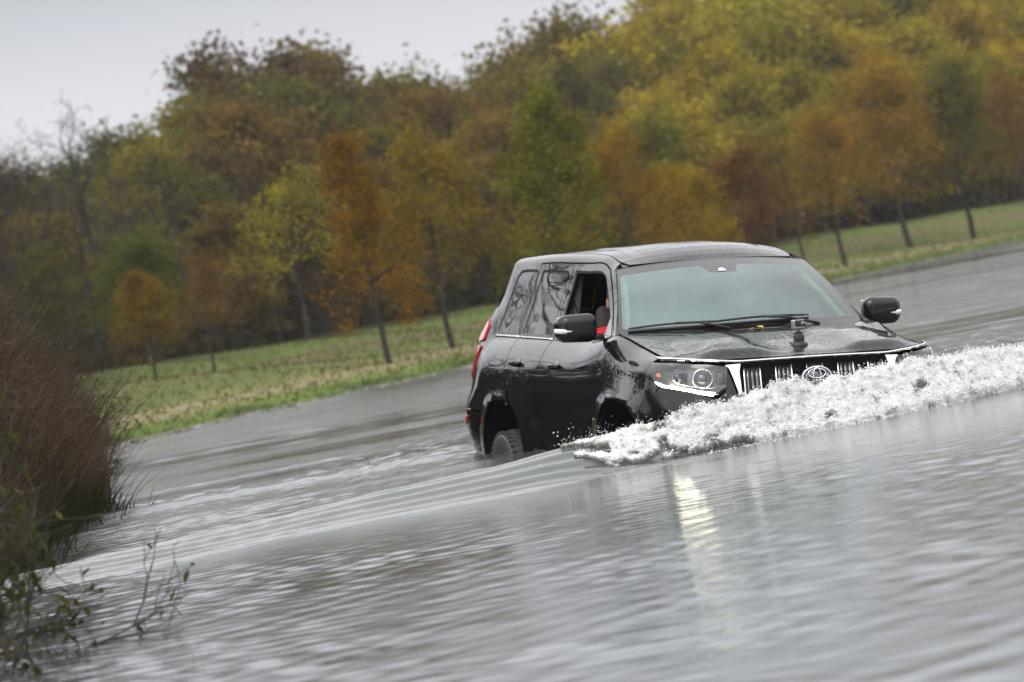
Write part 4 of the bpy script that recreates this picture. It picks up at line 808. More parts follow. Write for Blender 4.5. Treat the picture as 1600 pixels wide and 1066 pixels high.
# the wood
wood = [make_tree_mesh('w%d' % i, 8., .12, 100+i*7, nl_, ls, bark=bk, scatter=sc_, spread=sp_, first=fi, nl=n_, crook=.06) for i, (nl_, ls, bk, sc_, sp_, fi, n_) in enumerate((
    (19000,.155,'bark',.34,.95,.20,20),(17000,.15,'bark',.30,.80,.16,20),(13000,.15,'palebark',.32,.85,.24,17),(17000,.165,'bark',.40,1.05,.22,18),(7500,.13,'bark',.30,.85,.22,17),(11000,.145,'palebark',.30,.75,.26,16)))]
bare = [make_tree_mesh('n%d' % i, 5., .11, 300+i, 0, 0, spread=1.0, first=.16, nl=20, levels=3, crook=.09) for i in range(2)]
FOREST = [(0,-13.5,70.5,0.94,2.9),(0,-12.2,75.5,0.95,2.8),(0,-11.0,79.5,0.95,2.9),(0,-9.7,83.5,0.95,3.0),(0,-8.3,89.0,0.95,3.2),(0,-6.6,95.5,0.95,3.7),(0,-5.2,101.0,0.95,4.3),(0,-3.7,105.5,0.95,4.1),(0,-2.2,109.5,0.95,4.1),(0,-0.5,113.5,0.95,4.1),(0,1.2,117.5,0.95,4.4),(0,3.6,123.5,0.95,4.7),(0,5.2,126.5,0.95,5.5),(0,7.3,130.5,0.95,5.8),(0,9.8,135.5,0.95,6.1),(0,11.9,139.5,0.95,6.3),(0,13.9,143.5,0.95,6.0),(0,15.5,146.5,0.95,6.4),(0,18.2,150.5,0.95,6.0),(0,19.9,152.5,0.95,6.4),(0,21.6,154.5,0.95,6.5),(0,24.4,158.0,0.95,6.7),(0,26.7,161.0,0.95,6.1),(1,-15.9,84.0,1.07,4.5),(1,-14.6,89.0,1.07,4.6),(1,-13.7,92.0,1.07,4.1),(1,-12.7,96.0,1.07,4.7),(1,-11.6,100.0,1.07,4.5),(1,-9.8,106.5,1.07,4.8),(1,-8.7,109.0,1.07,5.5),(1,-7.3,112.5,1.07,5.5),(1,-5.7,116.5,1.07,6.5),(1,-4.1,120.5,1.07,5.6),(1,-2.7,124.0,1.07,5.6),(1,-0.5,128.5,1.07,6.1),(1,0.9,131.0,1.07,6.2),(1,2.8,135.0,1.07,6.6),(1,5.0,139.0,1.07,6.6),(1,6.9,143.0,1.07,7.1),(1,9.3,147.5,1.07,7.9),(1,11.5,151.5,1.07,8.5),(1,13.6,154.5,1.07,8.6),(1,15.1,156.0,1.07,8.1),(1,17.1,158.5,1.07,8.1),(1,19.3,161.5,1.07,7.9),(1,21.2,163.5,1.07,8.6),(1,22.9,166.0,1.07,8.4),(1,25.5,169.0,1.07,8.2),(1,27.8,172.0,1.07,8.2),(1,29.0,173.5,1.07,8.4),(2,-18.9,100.0,1.2,6.5),(2,-18.0,103.0,1.2,6.2),(2,-16.5,108.5,1.2,5.7),(2,-15.2,112.0,1.2,5.6),(2,-14.1,114.5,1.2,6.3),(2,-12.3,119.0,1.2,5.7),(2,-11.2,122.0,1.2,6.5),(2,-9.7,125.5,1.2,7.1),(2,-8.2,129.0,1.2,7.4),(2,-6.6,132.0,1.2,8.3),(2,-5.0,135.0,1.2,7.5),(2,-3.1,139.0,1.2,7.5),(2,-1.7,141.5,1.2,7.5),(2,0.8,146.5,1.2,8.5),(2,2.9,150.5,1.2,9.0),(2,4.6,153.5,1.2,9.0),(2,6.4,156.5,1.2,9.7),(2,8.4,159.0,1.2,9.1),(2,10.7,162.0,1.2,10.3),(2,12.3,164.0,1.2,9.9),(2,14.1,166.0,1.2,10.9),(2,17.3,170.0,1.2,9.9),(2,19.0,172.0,1.2,10.4),(2,20.4,174.0,1.2,10.8),(2,22.4,176.5,1.2,10.8),(2,24.1,178.5,1.2,11.1),(2,26.8,182.0,1.2,10.8),(2,29.3,185.0,1.2,10.3),(2,30.7,187.0,1.2,11.0),(3,-22.2,118.5,1.32,7.3),(3,-20.9,121.5,1.32,7.3),(3,-19.7,124.5,1.32,7.8),(3,-18.5,127.5,1.32,7.7),(3,-17.2,130.5,1.32,7.6),(3,-15.8,134.0,1.32,7.4),(3,-14.1,137.0,1.32,7.3),(3,-13.3,138.5,1.32,8.0),(3,-11.4,142.5,1.32,8.4),(3,-9.7,145.5,1.32,9.1),(3,-8.2,148.5,1.32,10.6),(3,-6.2,152.5,1.32,10.6),(3,-4.5,156.0,1.32,9.2),(3,-3.0,158.5,1.32,9.1),(3,-0.4,162.5,1.32,9.2),(3,1.0,164.0,1.32,9.6),(3,3.0,166.5,1.32,11.2),(3,4.5,168.5,1.32,10.5),(3,6.9,171.5,1.32,10.4),(3,8.8,174.0,1.32,11.5),(3,10.7,176.0,1.32,11.9),(3,12.6,178.5,1.32,11.4),(3,14.8,181.5,1.32,11.2),(3,16.8,184.0,1.32,11.8),(3,18.0,185.5,1.32,12.1),(3,20.1,188.0,1.32,13.3),(3,22.5,191.0,1.32,11.6),(3,24.2,193.0,1.32,12.9),(3,26.1,195.5,1.32,12.9),(3,28.8,199.0,1.32,11.9),(3,30.6,201.0,1.32,11.7),(3,32.9,204.0,1.32,12.3),(3,35.1,206.0,1.32,12.0)]
pal = [(-.12,[(.09,.075,.030),(.12,.085,.03),(.10,.06,.03)]),(-.07,[(.14,.13,.033),(.11,.10,.03),(.20,.16,.03)]),(-.03,[(.17,.11,.035),(.13,.12,.03),(.12,.08,.03)]),(.0,[(.21,.13,.035),(.17,.14,.03),(.15,.10,.03)]),
       (.04,[(.17,.14,.032),(.20,.14,.033),(.13,.12,.03)]),(.09,[(.34,.27,.035),(.27,.22,.033),(.36,.26,.04)]),(9,[(.33,.26,.034),(.27,.21,.03),(.36,.24,.035),(.22,.19,.03)])]
cols_name = lambda c: 'dark brown' if c[0] < .125 and c[1] < .09 else 'brown' if c[1]/c[0] < .65 else 'dark olive' if c[0] < .145 else 'olive green' if c[0] < .185 else 'yellowish brown' if c[1]/c[0] < .80 else 'yellow green'
todo = []
for k, x, y, z, h in FOREST:
    a = x/y; h *= 1+.09*max(0, 1-abs(a+.055)/.045); P_l = next(p for lim, p in pal if a < lim); c = P_l[int(rng.integers(len(P_l)))]; c = tuple(np.array(c)*rng.uniform(.85, 1.15)); c = (c[0]*rng.uniform(.92,1.12), c[1], c[2])
    pi = int(rng.choice([0,1,3,0,1,3,2] if a > -.06 else ([4,4,2,5,1] if k < 2 else [0,4,5,3]))); todo.append([k, x, y, h, c, pi, cols_name(c)])
rown = ['front', 'second', 'third', 'rearmost']; ordn = ['first','second','third','fourth','fifth','sixth','seventh','eighth','ninth','tenth','eleventh','twelfth','thirteenth','fourteenth','fifteenth','sixteenth','seventeenth','eighteenth','nineteenth','twentieth']
todo.sort(key=lambda q: (q[0], q[1]/q[2])); cnt = {}
for k, x, y, h, c, pi, cn in todo:
    key = (k, cn); cnt[key] = cnt.get(key, 0)+1
    lab = '%s tree, %s such from the left in the %s row of the wood' % (cn, ordn[cnt[key]-1], rown[k])
    put_tree(wood[pi], (x, y, float(zg(np.array([x]), np.array([y]))[0])-.05), h, 8., rng.uniform(0, 6.3), lab, 'tree', 'trees of the wood behind the bank', c, 'woodland_tree', rng.uniform(1.0, 1.25))
for i, (x, y, h, lab) in enumerate(((-5.75,38.,4.4,'bare grey tree reaching into the left edge of the sky'),(-12.8,99,7.2,'bare tree standing taller than the wood, nearer the left edge'),(-10.6,104,7.4,'bare thin tree standing taller than the wood, left of its first high crown'),
        (-7.0,36.3,5.6,'bare tree on the left bank beyond the picture edge, nearest the reeds'),(-10.5,43.,6.4,'bare tree on the left bank beyond the picture edge, second from the reeds'),(-13.5,50.,7.0,'bare tree on the left bank beyond the picture edge, tallest of them'),(-11.8,35.,5.8,'bare tree on the left bank beyond the picture edge, farthest from the pond'))):
    put_tree(bare[i % 2], (x, y, float(zg(np.array([x]), np.array([y]))[0])-.04), h, 5., rng.uniform(0, 6.3), lab, 'bare tree', 'bare trees of the left bank', (.1,.1,.1), 'bare_tree', 1.0)
_bl = ['leftmost','second from the left','third from the left','fourth from the left','fifth from the left','sixth from the left','seventh from the left','rightmost']
for i, (x, y, h) in enumerate(((-12.0,91,4.6),(-11.1,88.,5.0),(-10.2,96,5.3),(-9.2,90,4.3),(-8.5,94,5.2),(-7.4,99,5.6),(-6.0,101,4.6),(-4.9,104.5,5.4))):
    put_tree(bare[i % 2], (x, y, float(zg(np.array([x]), np.array([y]))[0])-.04), h, 5., rng.uniform(0, 6.3), 'bare dark tree before the wood, %s of eight' % _bl[i], 'bare tree', 'bare trees before the wood', (.1,.1,.1), 'bare_tree', .8)
# undergrowth and far-off wood that reads as one mass
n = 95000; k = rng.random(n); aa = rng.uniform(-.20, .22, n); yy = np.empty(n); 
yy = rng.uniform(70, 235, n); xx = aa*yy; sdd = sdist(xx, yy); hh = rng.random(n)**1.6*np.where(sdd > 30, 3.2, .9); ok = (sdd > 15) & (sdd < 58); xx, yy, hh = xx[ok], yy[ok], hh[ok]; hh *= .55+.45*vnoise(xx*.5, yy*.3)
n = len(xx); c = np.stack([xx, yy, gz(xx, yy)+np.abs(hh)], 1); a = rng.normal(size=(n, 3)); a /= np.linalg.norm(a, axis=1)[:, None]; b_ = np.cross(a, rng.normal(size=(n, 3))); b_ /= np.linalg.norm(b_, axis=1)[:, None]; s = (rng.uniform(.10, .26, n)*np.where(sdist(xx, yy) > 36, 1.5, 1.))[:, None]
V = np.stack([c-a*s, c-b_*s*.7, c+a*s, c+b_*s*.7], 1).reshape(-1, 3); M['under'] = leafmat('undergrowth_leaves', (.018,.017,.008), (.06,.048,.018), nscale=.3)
M['thick'] = leafmat('added_thicket_leaves', (.006,.006,.004), (.018,.015,.008), nscale=.5)  # near-black leaf tone chosen so the car side reflects dark
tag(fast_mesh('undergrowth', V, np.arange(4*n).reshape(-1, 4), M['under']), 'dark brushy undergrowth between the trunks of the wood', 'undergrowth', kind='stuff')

# ================================================================ reeds, sedge and willow on the near left bank
n = 36000; yy = rng.uniform(20.5, 33, n); s_ = rng.random(n)**1.1*4.2; xx = xs_(yy)+.12-s_; edge = np.clip((s_+.25)/1.5, .25, 1); ln = (1.45+.55*vnoise(xx*1.3, yy*.8)+rng.normal(0,.14,n))*(.45+.55*edge)*np.interp(yy, [20.5,22.5,25,44], [.45,.85,1.05,1.25])
P = np.stack([xx, yy, gz(xx, yy)-.05], 1); D = np.stack([rng.normal(.10,.20,n), rng.normal(0,.18,n), np.ones(n)], 1); D /= np.linalg.norm(D, axis=1)[:, None]
V, F = ribbons(P, D, ln, rng.uniform(.004,.011,n), 4, bend=.32, tip=.3); M['reed'] = leafmat('dry_reeds', (.030,.022,.015), (.098,.070,.046), nscale=1.5, tr=.2)
n2 = 90000; i = rng.integers(0, n, n2); u = rng.uniform(.45, 1.05, n2); Q = P[i]+D[i]*(ln[i]*u)[:, None]+rng.normal(0,.05,(n2,3)); D2 = rng.normal(size=(n2,3)); D2[:, 2] = np.abs(D2[:, 2])*.6+.1; D2 /= np.linalg.norm(D2, axis=1)[:, None]
V2, F2 = ribbons(Q, D2, rng.uniform(.04,.15,n2), rng.uniform(.004,.011,n2), 2, bend=.4); 
tag(fast_mesh('reed_bed', np.vstack([V, V2]), np.vstack([F, F2+len(V)]), M['reed']), 'tall mass of dry brown reeds and twigs on the left bank', 'reeds', kind='stuff')
n = 5200; yy = rng.uniform(19.6, 27.5, n); xx = xs_(yy)+rng.normal(.05,.16,n)-.05; P = np.stack([xx, yy, np.full(n, -.03)], 1); D = np.stack([rng.normal(.15,.3,n), rng.normal(0,.3,n), np.ones(n)], 1); D /= np.linalg.norm(D, axis=1)[:, None]
V, F = ribbons(P, D, rng.uniform(.12,.42,n), rng.uniform(.006,.013,n), 3, bend=.35); M['sedge'] = leafmat('sedge_blades', (.012,.016,.007), (.038,.040,.016), nscale=2)
tag(fast_mesh('sedge', V, F, M['sedge']), 'dark green sedge at the waterline under the reeds', 'sedge', kind='stuff')
n = 90000; xx = -4.3-rng.random(n)**1.4*22; yy = rng.uniform(28,62,n); ok = (xx/yy < -.143-.02*(yy > 40)) & (sdist(xx,yy) > 1.5); xx, yy = xx[ok], yy[ok]; n = len(xx)  # leaf mass added out of view to darken reflections in the car side
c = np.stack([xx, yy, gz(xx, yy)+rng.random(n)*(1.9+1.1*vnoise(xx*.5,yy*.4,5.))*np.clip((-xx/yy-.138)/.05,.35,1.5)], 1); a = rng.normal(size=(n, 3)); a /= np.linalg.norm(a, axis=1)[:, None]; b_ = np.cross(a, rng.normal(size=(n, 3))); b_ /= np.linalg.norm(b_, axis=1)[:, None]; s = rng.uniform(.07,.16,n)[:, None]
tag(fast_mesh('added_thicket', np.stack([c-a*s, c-b_*s*.6, c+a*s, c+b_*s*.6], 1).reshape(-1, 3), np.arange(4*n).reshape(-1, 4), M['thick']), 'added dark leaf mass out of view on the left bank, to darken car reflections', 'added_thicket', kind='stuff')
wil = empty('willow_shrub', (-2.0, 13.6, 0.)); tag(wil, 'small half bare willow shrub growing out of the water in the bottom left corner', 'shrub')
M['twig'] = mat('willow_twig', (.035,.026,.02), .8); M['wleaf'] = leafmat('willow_leaves', (.018,.024,.010), (.085,.078,.024), tr=.4, nscale=3, rough=.4)
mb = MB(); LV = []; rg = np.random.default_rng(5)
def twig(p, d, L_, r0, lev):
    k = 7; pts = [p]; q = p.copy(); dd = d.copy()
    for i in range(k): dd = dd+rg.normal(0,.13,3)+[0,0,.03]; dd /= np.linalg.norm(dd); q = q+dd*L_/k; pts.append(q.copy())
    pts = np.array(pts); mb.tube(pts, np.maximum(r0*1.15*(1-.75*np.linspace(0,1,k+1)), .0016), 5, cap=False)
    if lev < 2:
        for j in range(7 if lev == 0 else 4):
            i = rg.integers(2, k+1); nd = (pts[i]-pts[i-1]); nd /= np.linalg.norm(nd); nd = nd+rg.normal(0,.55,3); nd /= np.linalg.norm(nd); twig(pts[i], nd, L_*rg.uniform(.35,.6), r0*.5, lev+1)
    for i in range(2, k+1):
        for q in range(int(rg.integers(0, 2))):
            if rg.random() < (.85 if p[0]+L_*d[0] > .32 else .45): continue
            dl = (pts[i]-pts[i-1])*6+rg.normal(0,.45,3); dl /= np.linalg.norm(dl); LV.append((pts[i]+rg.normal(0,.004,3), dl, rg.uniform(.035,.08)))
for j in range(15):
    a = rg.uniform(-.9,.9) if j > 3 else rg.uniform(.5, 1.15); el = rg.uniform(.5,1.25) if j > 3 else rg.uniform(.15,.5); d0 = np.array([math.sin(a)*math.cos(el)*1.0+.12, rg.normal(0,.35), math.sin(el)]); d0 /= np.linalg.norm(d0)
    twig(np.array([rg.uniform(-.30,.02), rg.uniform(-.3,.5), -.05]), d0, rg.uniform(.35,.62), .006, 0)
mb.build('branches', M['twig'], wil); wil.scale = (1.22,1.22,1.22)
V = []; 
for p, d, l in LV:
    u, w, _ = frame_of(d+rg.normal(0,.1,3)); wv = u*l*.17; V += [p, p+d*l*.45+wv+w*l*.04, p+d*l, p+d*l*.45-wv+w*l*.04]
fast_mesh('leaves', np.array(V), np.arange(len(V)).reshape(-1, 4), M['wleaf'], wil)
# ================================================================ water, with the car's bow wave and wake in the mesh
_cx = np.array([-9,-5,-3.2,-2.3,-1.2,-.2,.2,.6,.95,1.3,1.7,2.0,2.4,2.8,3.5,4.5,7.5]); _cy = np.array([17.2,18.6,19.2,19.75,20.4,20.55,20.6,20.66,20.74,20.86,21.02,21.2,21.42,21.65,22.05,22.6,24.2])
_cz = np.array([.01,.03,.045,.058,.080,.118,.160,.185,.208,.225,.236,.222,.200,.175,.15,.12,.04])
def cry(x): return np.interp(x, _cx, _cy)
def crz(x): return np.interp(x, _cx, _cz)
_w = rng.random((52, 4)); _wf = rng.random((14, 3))
def smn(a, b, x): u = np.clip((x-a)/(b-a), 0, 1); return u*u*(3-2*u)
Mi = np.array([[.245561,.962121,.118423],[-.969285,.245416,.016032],[-.013638,-.118722,.992834]])
def carxy(x, y): dx, dy = x-.951884, y-23.995588; return dx*Mi[0,0]+dy*Mi[1,0], dx*Mi[0,1]+dy*Mi[1,1]
def wh(x, y, fine=True):
    wob = .05*vnoise(x*.9, 2.2)+.03*vnoise(x*2.7, 7.2)*smn(.2, .8, x); yc = cry(x)+wob; d = y-yc; zc = crz(x)*(1+.10*vnoise(x*2.2, 4.4)); foam = smn(.0,.9,x)
    wf = .85*(1-foam)+.46*foam; q = np.clip(-d/wf, 0, 1); zf = .5*(1+np.cos(np.pi*q))
    bl = .45*foam; db = np.maximum(d, 0); zb = (bl+(1-bl)*np.exp(-(db/(.42-.05*foam))**2))*np.exp(-db/2.4)
    z = zc*np.where(d < 0, zf, zb)
    # short parasitic ripples riding on the face of the unbroken wake
    env = np.exp(-((d+.50)/.55)**2)*(1-.75*smn(.5,1.2,x))*smn(-9,-3,x)*.9; ph = 2*np.pi*(d+.10*vnoise(x*1.1, y*.5)+.05*x)/.155
    z += env*.0105*np.sin(ph)*(.55+.6*np.abs(vnoise(x*1.7, y*3.1, 1.5)))
    # second and third wake lines farther out
    for y0, sl, am, x1 in ((26.3,-.12,.022,-.3),(30.5,.25,.012,-1.2),(24.3,.05,.010,.4)):
        dd = y-(y0+sl*x+.08*vnoise(x*.8, y0)); z += am*np.exp(-(dd/.22)**2)*(1-smn(x1-.5, x1+.2, x))
    if fine:
        calm = np.interp(y, [6,15,20,26,60,100], [.22,.23,.28,.55,.70,.8])*(1+.45*vnoise(x*.35, y*.22, 8.1))*(1-.35*np.exp(-((x-.5)/1.3)**2-((y-16.5)/4.)**2))
        mods = [np.clip(.65+1.5*vnoise(x*.8+q*13.7, y*.7+q*7.9), 0, 2) for q in range(6)]
        for q, (a, b_, c) in enumerate(_wf):   # longer wind chop far out
            lam = .8*5**a; th = (b_-.5)*1.4; kx, ky = np.sin(th)*2*np.pi/lam, np.cos(th)*2*np.pi/lam
            z += smn(27, 44, y)*0.0013*lam*(.4+c)*mods[q % 6]*np.sin(kx*x+ky*y+c*6.28+2*vnoise(x*.3+q, y*.25))
        for wi, (a, b_, c, e_) in enumerate(_w):
            lam = .11*7.5**a; th = (b_-.5)*2.3; kx, ky = np.sin(th)*2*np.pi/lam, np.cos(th)*2*np.pi/lam
            amp = .00072*lam/.11*(.5+c)*np.where(lam > .3, .22, 1.15); mod = mods[wi % 6]*.82
            fy = smn(27, 37, y); amp = amp*(1-fy+fy*float(smn(.25, .8, lam))*1.6)
            z += calm*amp*mod*np.sin(kx*x+ky*y+e_*6.28)
    cxx, cyy = carxy(x, y); inn = (np.abs(cxx) < 2.2) & (np.abs(cyy) < .80); z = np.where(inn, np.minimum(z, -.02), z)
    return z
X = grid_axis([(-200,-30,10),(-30,-5.2,.35),(-5.2,-3.3,.08),(-3.3,4.2,.032),(4.2,8,.10),(8,22,.3),(22,40,1.2),(40,300,10)]); Y = grid_axis([(-120,-6,8),(-6,7,.5),(7,23.5,.034),(23.5,34,.07),(34,60,.14),(60,130,.32),(130,150,1),(150,700,20)])
WM = bpy.data.materials.new('pond_water'); WM.use_nodes = True; t, b, L = nodes(WM)
b.inputs['Base Color'].default_value = (.060,.067,.066,1); b.inputs['Roughness'].default_value = .06; b.inputs['IOR'].default_value = 1.333; b.inputs['Specular IOR Level'].default_value = .5
tc = N(t, 'ShaderNodeTexCoord'); hsum = None
for scl, st, dist, dt in ((1.0,(9,13,9),.0034,3),(1.0,(30,44,20),.0026,4),(1.0,(2.2,2.6,2),.005,3)):
    mp = N(t, 'ShaderNodeMapping'); mp.inputs['Scale'].default_value = st; mp.inputs['Rotation'].default_value = (0,0,.12); L.new(tc.outputs['Object'], mp.inputs[0]); nz = N(t, 'ShaderNodeTexNoise'); nz.inputs['Scale'].default_value = 1; nz.inputs['Detail'].default_value = dt; nz.inputs['Roughness'].default_value = .55; L.new(mp.outputs[0], nz.inputs['Vector'])
    ml = N(t, 'ShaderNodeMath', operation='MULTIPLY'); ml.inputs[1].default_value = dist; L.new(nz.outputs[0], ml.inputs[0])
    if hsum is None: hsum = ml
    else: ad = N(t, 'ShaderNodeMath', operation='ADD'); L.new(hsum.outputs[0], ad.inputs[0]); L.new(ml.outputs[0], ad.inputs[1]); hsum = ad
bp = N(t, 'ShaderNodeBump'); bp.inputs['Strength'].default_value = 1.; bp.inputs['Distance'].default_value = 1.; wa = N(t, 'ShaderNodeAttribute', attribute_name='wind'); wm = N(t, 'ShaderNodeMath', operation='MULTIPLY'); L.new(hsum.outputs[0], wm.inputs[0]); L.new(wa.outputs['Fac'], wm.inputs[1]); L.new(wm.outputs[0], bp.inputs['Height']); L.new(bp.outputs[0], b.inputs['Normal'])
water = tensor('water', X, Y, wh, WM); tag(water, kind='structure')
co = np.empty(len(water.data.vertices)*3, np.float32); water.data.vertices.foreach_get('co', co); co = co.reshape(-1, 3)
attr(water, 'wind', (1-.5*np.exp(-((co[:, 0]-.5)/1.3)**2-((co[:, 1]-16.5)/4.)**2))*np.interp(co[:, 1], [5,12,19,22,26,40,80], [.18,.20,.30,.7,1.2,1.8,2.5])*np.clip(1+.7*fbm(co[:, 0]*.16, co[:, 1]*.45, 2., 3)+.9*fbm(co[:, 0]*.07, co[:, 1]*.11, 7., 2)*smn(26,45,co[:, 1]), .4, 2.5))

# ================================================================ broken white water of the bow wave
M['foam'] = bpy.data.materials.new('foam'); M['foam'].use_nodes = True; t = M['foam'].node_tree; t.nodes.clear(); L = t.links
o = N(t, 'ShaderNodeOutputMaterial'); df = N(t, 'ShaderNodeBsdfDiffuse'); tl = N(t, 'ShaderNodeBsdfTranslucent'); gl = N(t, 'ShaderNodeBsdfGlossy'); gl.inputs['Roughness'].default_value = .18; m1 = N(t, 'ShaderNodeMixShader'); m1.inputs[0].default_value = .45; m2 = N(t, 'ShaderNodeMixShader'); 
tc = N(t, 'ShaderNodeTexCoord'); nz = N(t, 'ShaderNodeTexNoise'); nz.inputs['Scale'].default_value = 16; nz.inputs['Detail'].default_value = 8; nz.inputs['Roughness'].default_value = .68; L.new(tc.outputs['Object'], nz.inputs['Vector'])
cr = N(t, 'ShaderNodeValToRGB'); cr.color_ramp.elements[0].position = .33; cr.color_ramp.elements[0].color = (.22,.225,.185,1); cr.color_ramp.elements[1].position = .47; cr.color_ramp.elements[1].color = (.92,.93,.92,1); L.new(nz.outputs[0], cr.inputs[0])
at = N(t, 'ShaderNodeAttribute', attribute_name='thin'); mxc = N(t, 'ShaderNodeMix', data_type='RGBA'); mxc.inputs[7].default_value = (.09,.095,.062,1); L.new(cr.outputs[0], mxc.inputs[6]); L.new(at.outputs['Fac'], mxc.inputs[0])
bp = N(t, 'ShaderNodeBump'); bp.inputs['Strength'].default_value = .45; bp.inputs['Distance'].default_value = .02; n3 = N(t, 'ShaderNodeTexNoise'); n3.inputs['Scale'].default_value = 60; n3.inputs['Detail'].default_value = 6; L.new(tc.outputs['Object'], n3.inputs['Vector']); L.new(n3.outputs[0], bp.inputs['Height'])
for q in (df, tl): L.new(mxc.outputs[2], q.inputs[0]); L.new(bp.outputs[0], q.inputs['Normal'])
L.new(bp.outputs[0], gl.inputs['Normal']); L.new(df.outputs[0], m1.inputs[1]); L.new(tl.outputs[0], m1.inputs[2]); L.new(m1.outputs[0], m2.inputs[1]); L.new(gl.outputs[0], m2.inputs[2]); m2.inputs[0].default_value = .05; L.new(m2.outputs[0], o.inputs[0])
nx, nq = 1150, 150; xs_f = np.linspace(-.05, 4.7, nx); qs = np.linspace(0, 1, nq); gx, gq = np.meshgrid(xs_f, qs, indexing='ij'); gx = gx.ravel(); gq = gq.ravel()
toe = .50+.14*fbm(gx*2.1, 3.3, o=4)+.05*smn(.5,1.5,gx); d = .10-(toe+.10)*gq; y = cry(gx)+.05*vnoise(gx*.9, 2.2)+d; z0 = wh(gx, y, False)
nrm = np.stack([-.15+0*gx, -.75-.1*gq, .65+0*gx], 1); nrm /= np.linalg.norm(nrm, axis=1)[:, None]
xx3, yy3, zz3 = gx*1., y*1., z0*1.
bil = lambda f, o: np.abs(vnoise(xx3*f, yy3*f*1.1+o, zz3*f*1.2))+.5*np.abs(vnoise(xx3*f*2+3, yy3*f*2.2+o, zz3*f*2.4)); big = bil(5.5, 0.)*1.6-.45; med = bil(14., 5.)*2-.6; fin = bil(36., 9.)*2-.6
amt = smn(.05,1.2,gx)*.75+.25
edge = np.minimum(smn(0,.12,gq), smn(1,.86,gq)) 
cover = fbm(gx*5.5, gq*6+gx*.8, 2.2, 4)*.70+.60+.35*smn(.6,1.8,gx)-1.35*smn(.42,.08,gq)*(1-.78*smn(1.2,2.1,gx))-1.45*smn(.50,.0,gx)-.9*smn(.72,1.0,gq)
cov = smn(-.02,.22,cover)
disp = (.004+.045*amt*(big*.7+.25)+.018*amt*med+.006*fin)*cov*np.maximum(edge,.0)-.03*(1-cov)-.05*(1-edge)
V = np.stack([gx, y, z0], 1)+nrm*disp[:, None]; V[:, 2] += .012*cov*edge
i, j = np.meshgrid(np.arange(nx-1), np.arange(nq-1), indexing='ij'); i = i.ravel(); j = j.ravel(); F = np.stack([i*nq+j, (i+1)*nq+j, (i+1)*nq+j+1, i*nq+j+1], 1)
keep = cov[F].max(1) > .02; F = F[keep]; Tri = np.vstack([F[:, [0,1,2]], F[:, [0,2,3]]]); thin = 1-smn(.02,.30,cover)
bmx = bmesh.new(); bmesh.ops.create_icosphere(bmx, subdivisions=1, radius=1); IV = np.array([v.co[:] for v in bmx.verts]); IF = np.array([[v.index for v in f.verts] for f in bmx.faces]); bmx.free()
def blobs(C, r, sq=1.0):
    n = len(C); S = r[:, None, None]*(1+.35*rng.normal(size=(n, 1, 3))).clip(.4, 2); A = IV[None]*S*(1+.12*rng.normal(size=(n, len(IV), 1))); return (C[:, None]+A).reshape(-1, 3), (IF[None]+np.arange(n)[:, None, None]*len(IV)).reshape(-1, 3)
w = (cov*edge+.02)*(.3+smn(-.2,.5,big+med*.6)); w *= (.35+.65*smn(.3,1.2,gx)); w /= w.sum(); nb = 42000; k = rng.choice(len(V), nb, p=w)
r = .0012+.0038*rng.random(nb)**3.0; C = V[k]+nrm[k]*(rng.random(nb)**2*.03*amt[k])[:, None]+rng.normal(0,.007,(nb,3))
Vb, Fb = blobs(C, r)
# flying drops: above the crest, in front of the toe and beside the car
nd = 6500; k = rng.choice(len(V), nd, p=w); C2 = V[k]+np.stack([rng.normal(0,.04,nd), -np.abs(rng.normal(0,.08,nd)), rng.normal(-.01,.022,nd)+np.abs(rng.normal(0,.022,nd))*(gq[k] < .4)], 1); C2[:, 2] = np.maximum(C2[:, 2], wh(C2[:, 0], C2[:, 1], False)+.002)
V2, F2 = blobs(C2, .0012+.0028*rng.random(nd)**2.5)
ns = 120; C3 = np.stack([rng.normal(.30,.10,ns), rng.uniform(20.6,21.2,ns), .13+np.abs(rng.normal(0,.05,ns))], 1); V3, F3 = blobs(C3, .0012+.0032*rng.random(ns)**2)
ns = 500; xx = rng.uniform(.9,2.4,ns); C4 = np.stack([xx, cry(xx)-.62-np.abs(rng.normal(0,.10,ns)), 0*xx+.003], 1); V4, F4 = blobs(C4, .0015+.003*rng.random(ns)**2)
n0 = len(V); n1 = n0+len(Vb); n2 = n1+len(V2); n3_ = n2+len(V3)
fo = fast_mesh('bow_wave_foam', np.vstack([V, Vb, V2, V3, V4]), np.vstack([Tri, Fb+n0, F2+n1, F3+n2, F4+n3_]), M['foam'], smooth=True)
attr(fo, 'thin', np.concatenate([thin, np.zeros(len(Vb)+len(V2)+len(V3)+len(V4))]))
tag(fo, 'churning white foam of the bow wave in front of the car', 'foam', kind='stuff')

# ================================================================ things on the bonnet
MW = CAR.matrix_world
def on_hood(x, y, dz=0): return MW@Vector(f_hood(np.array([[x, y]]))[0]+np.array([0,0,dz]))
act = empty('action_camera'); act.matrix_world = Matrix.Translation(on_hood(2.09,.015,-.002))@MW.to_3x3().to_4x4()@Matrix.Rotation(.25,4,'Z')@Matrix.Scale(1.32,4)
tag(act, 'small silver and black action camera on a suction mount on the bonnet', 'camera')
g = MB(); g.lathe([(.001,.016),(.022,.015),(.034,.010),(.040,.0),(.040,-.004)], (0,0,0), (0,0,1), 24); g.box((-.035,0,.008), (.05,.03,.014), r=.005); g.build('suction_mount', M['black'], act)
g = MB(); g.box((0,0,.03), (.036,.040,.036), r=.006); g.tube([(0,0,.03),(0,0,.062)], .008, 8); g.box((0,0,.052), (.022,.026,.014), r=.004); g.tube([(0,-.022,.052),(0,.022,.052)], .006, 8); g.build('mount_arm', M['gloss'], act)
g = MB(); g.box((0,0,.088), (.034,.054,.042), r=.006, n=3); g.build('camera_body', M['disc'], act)
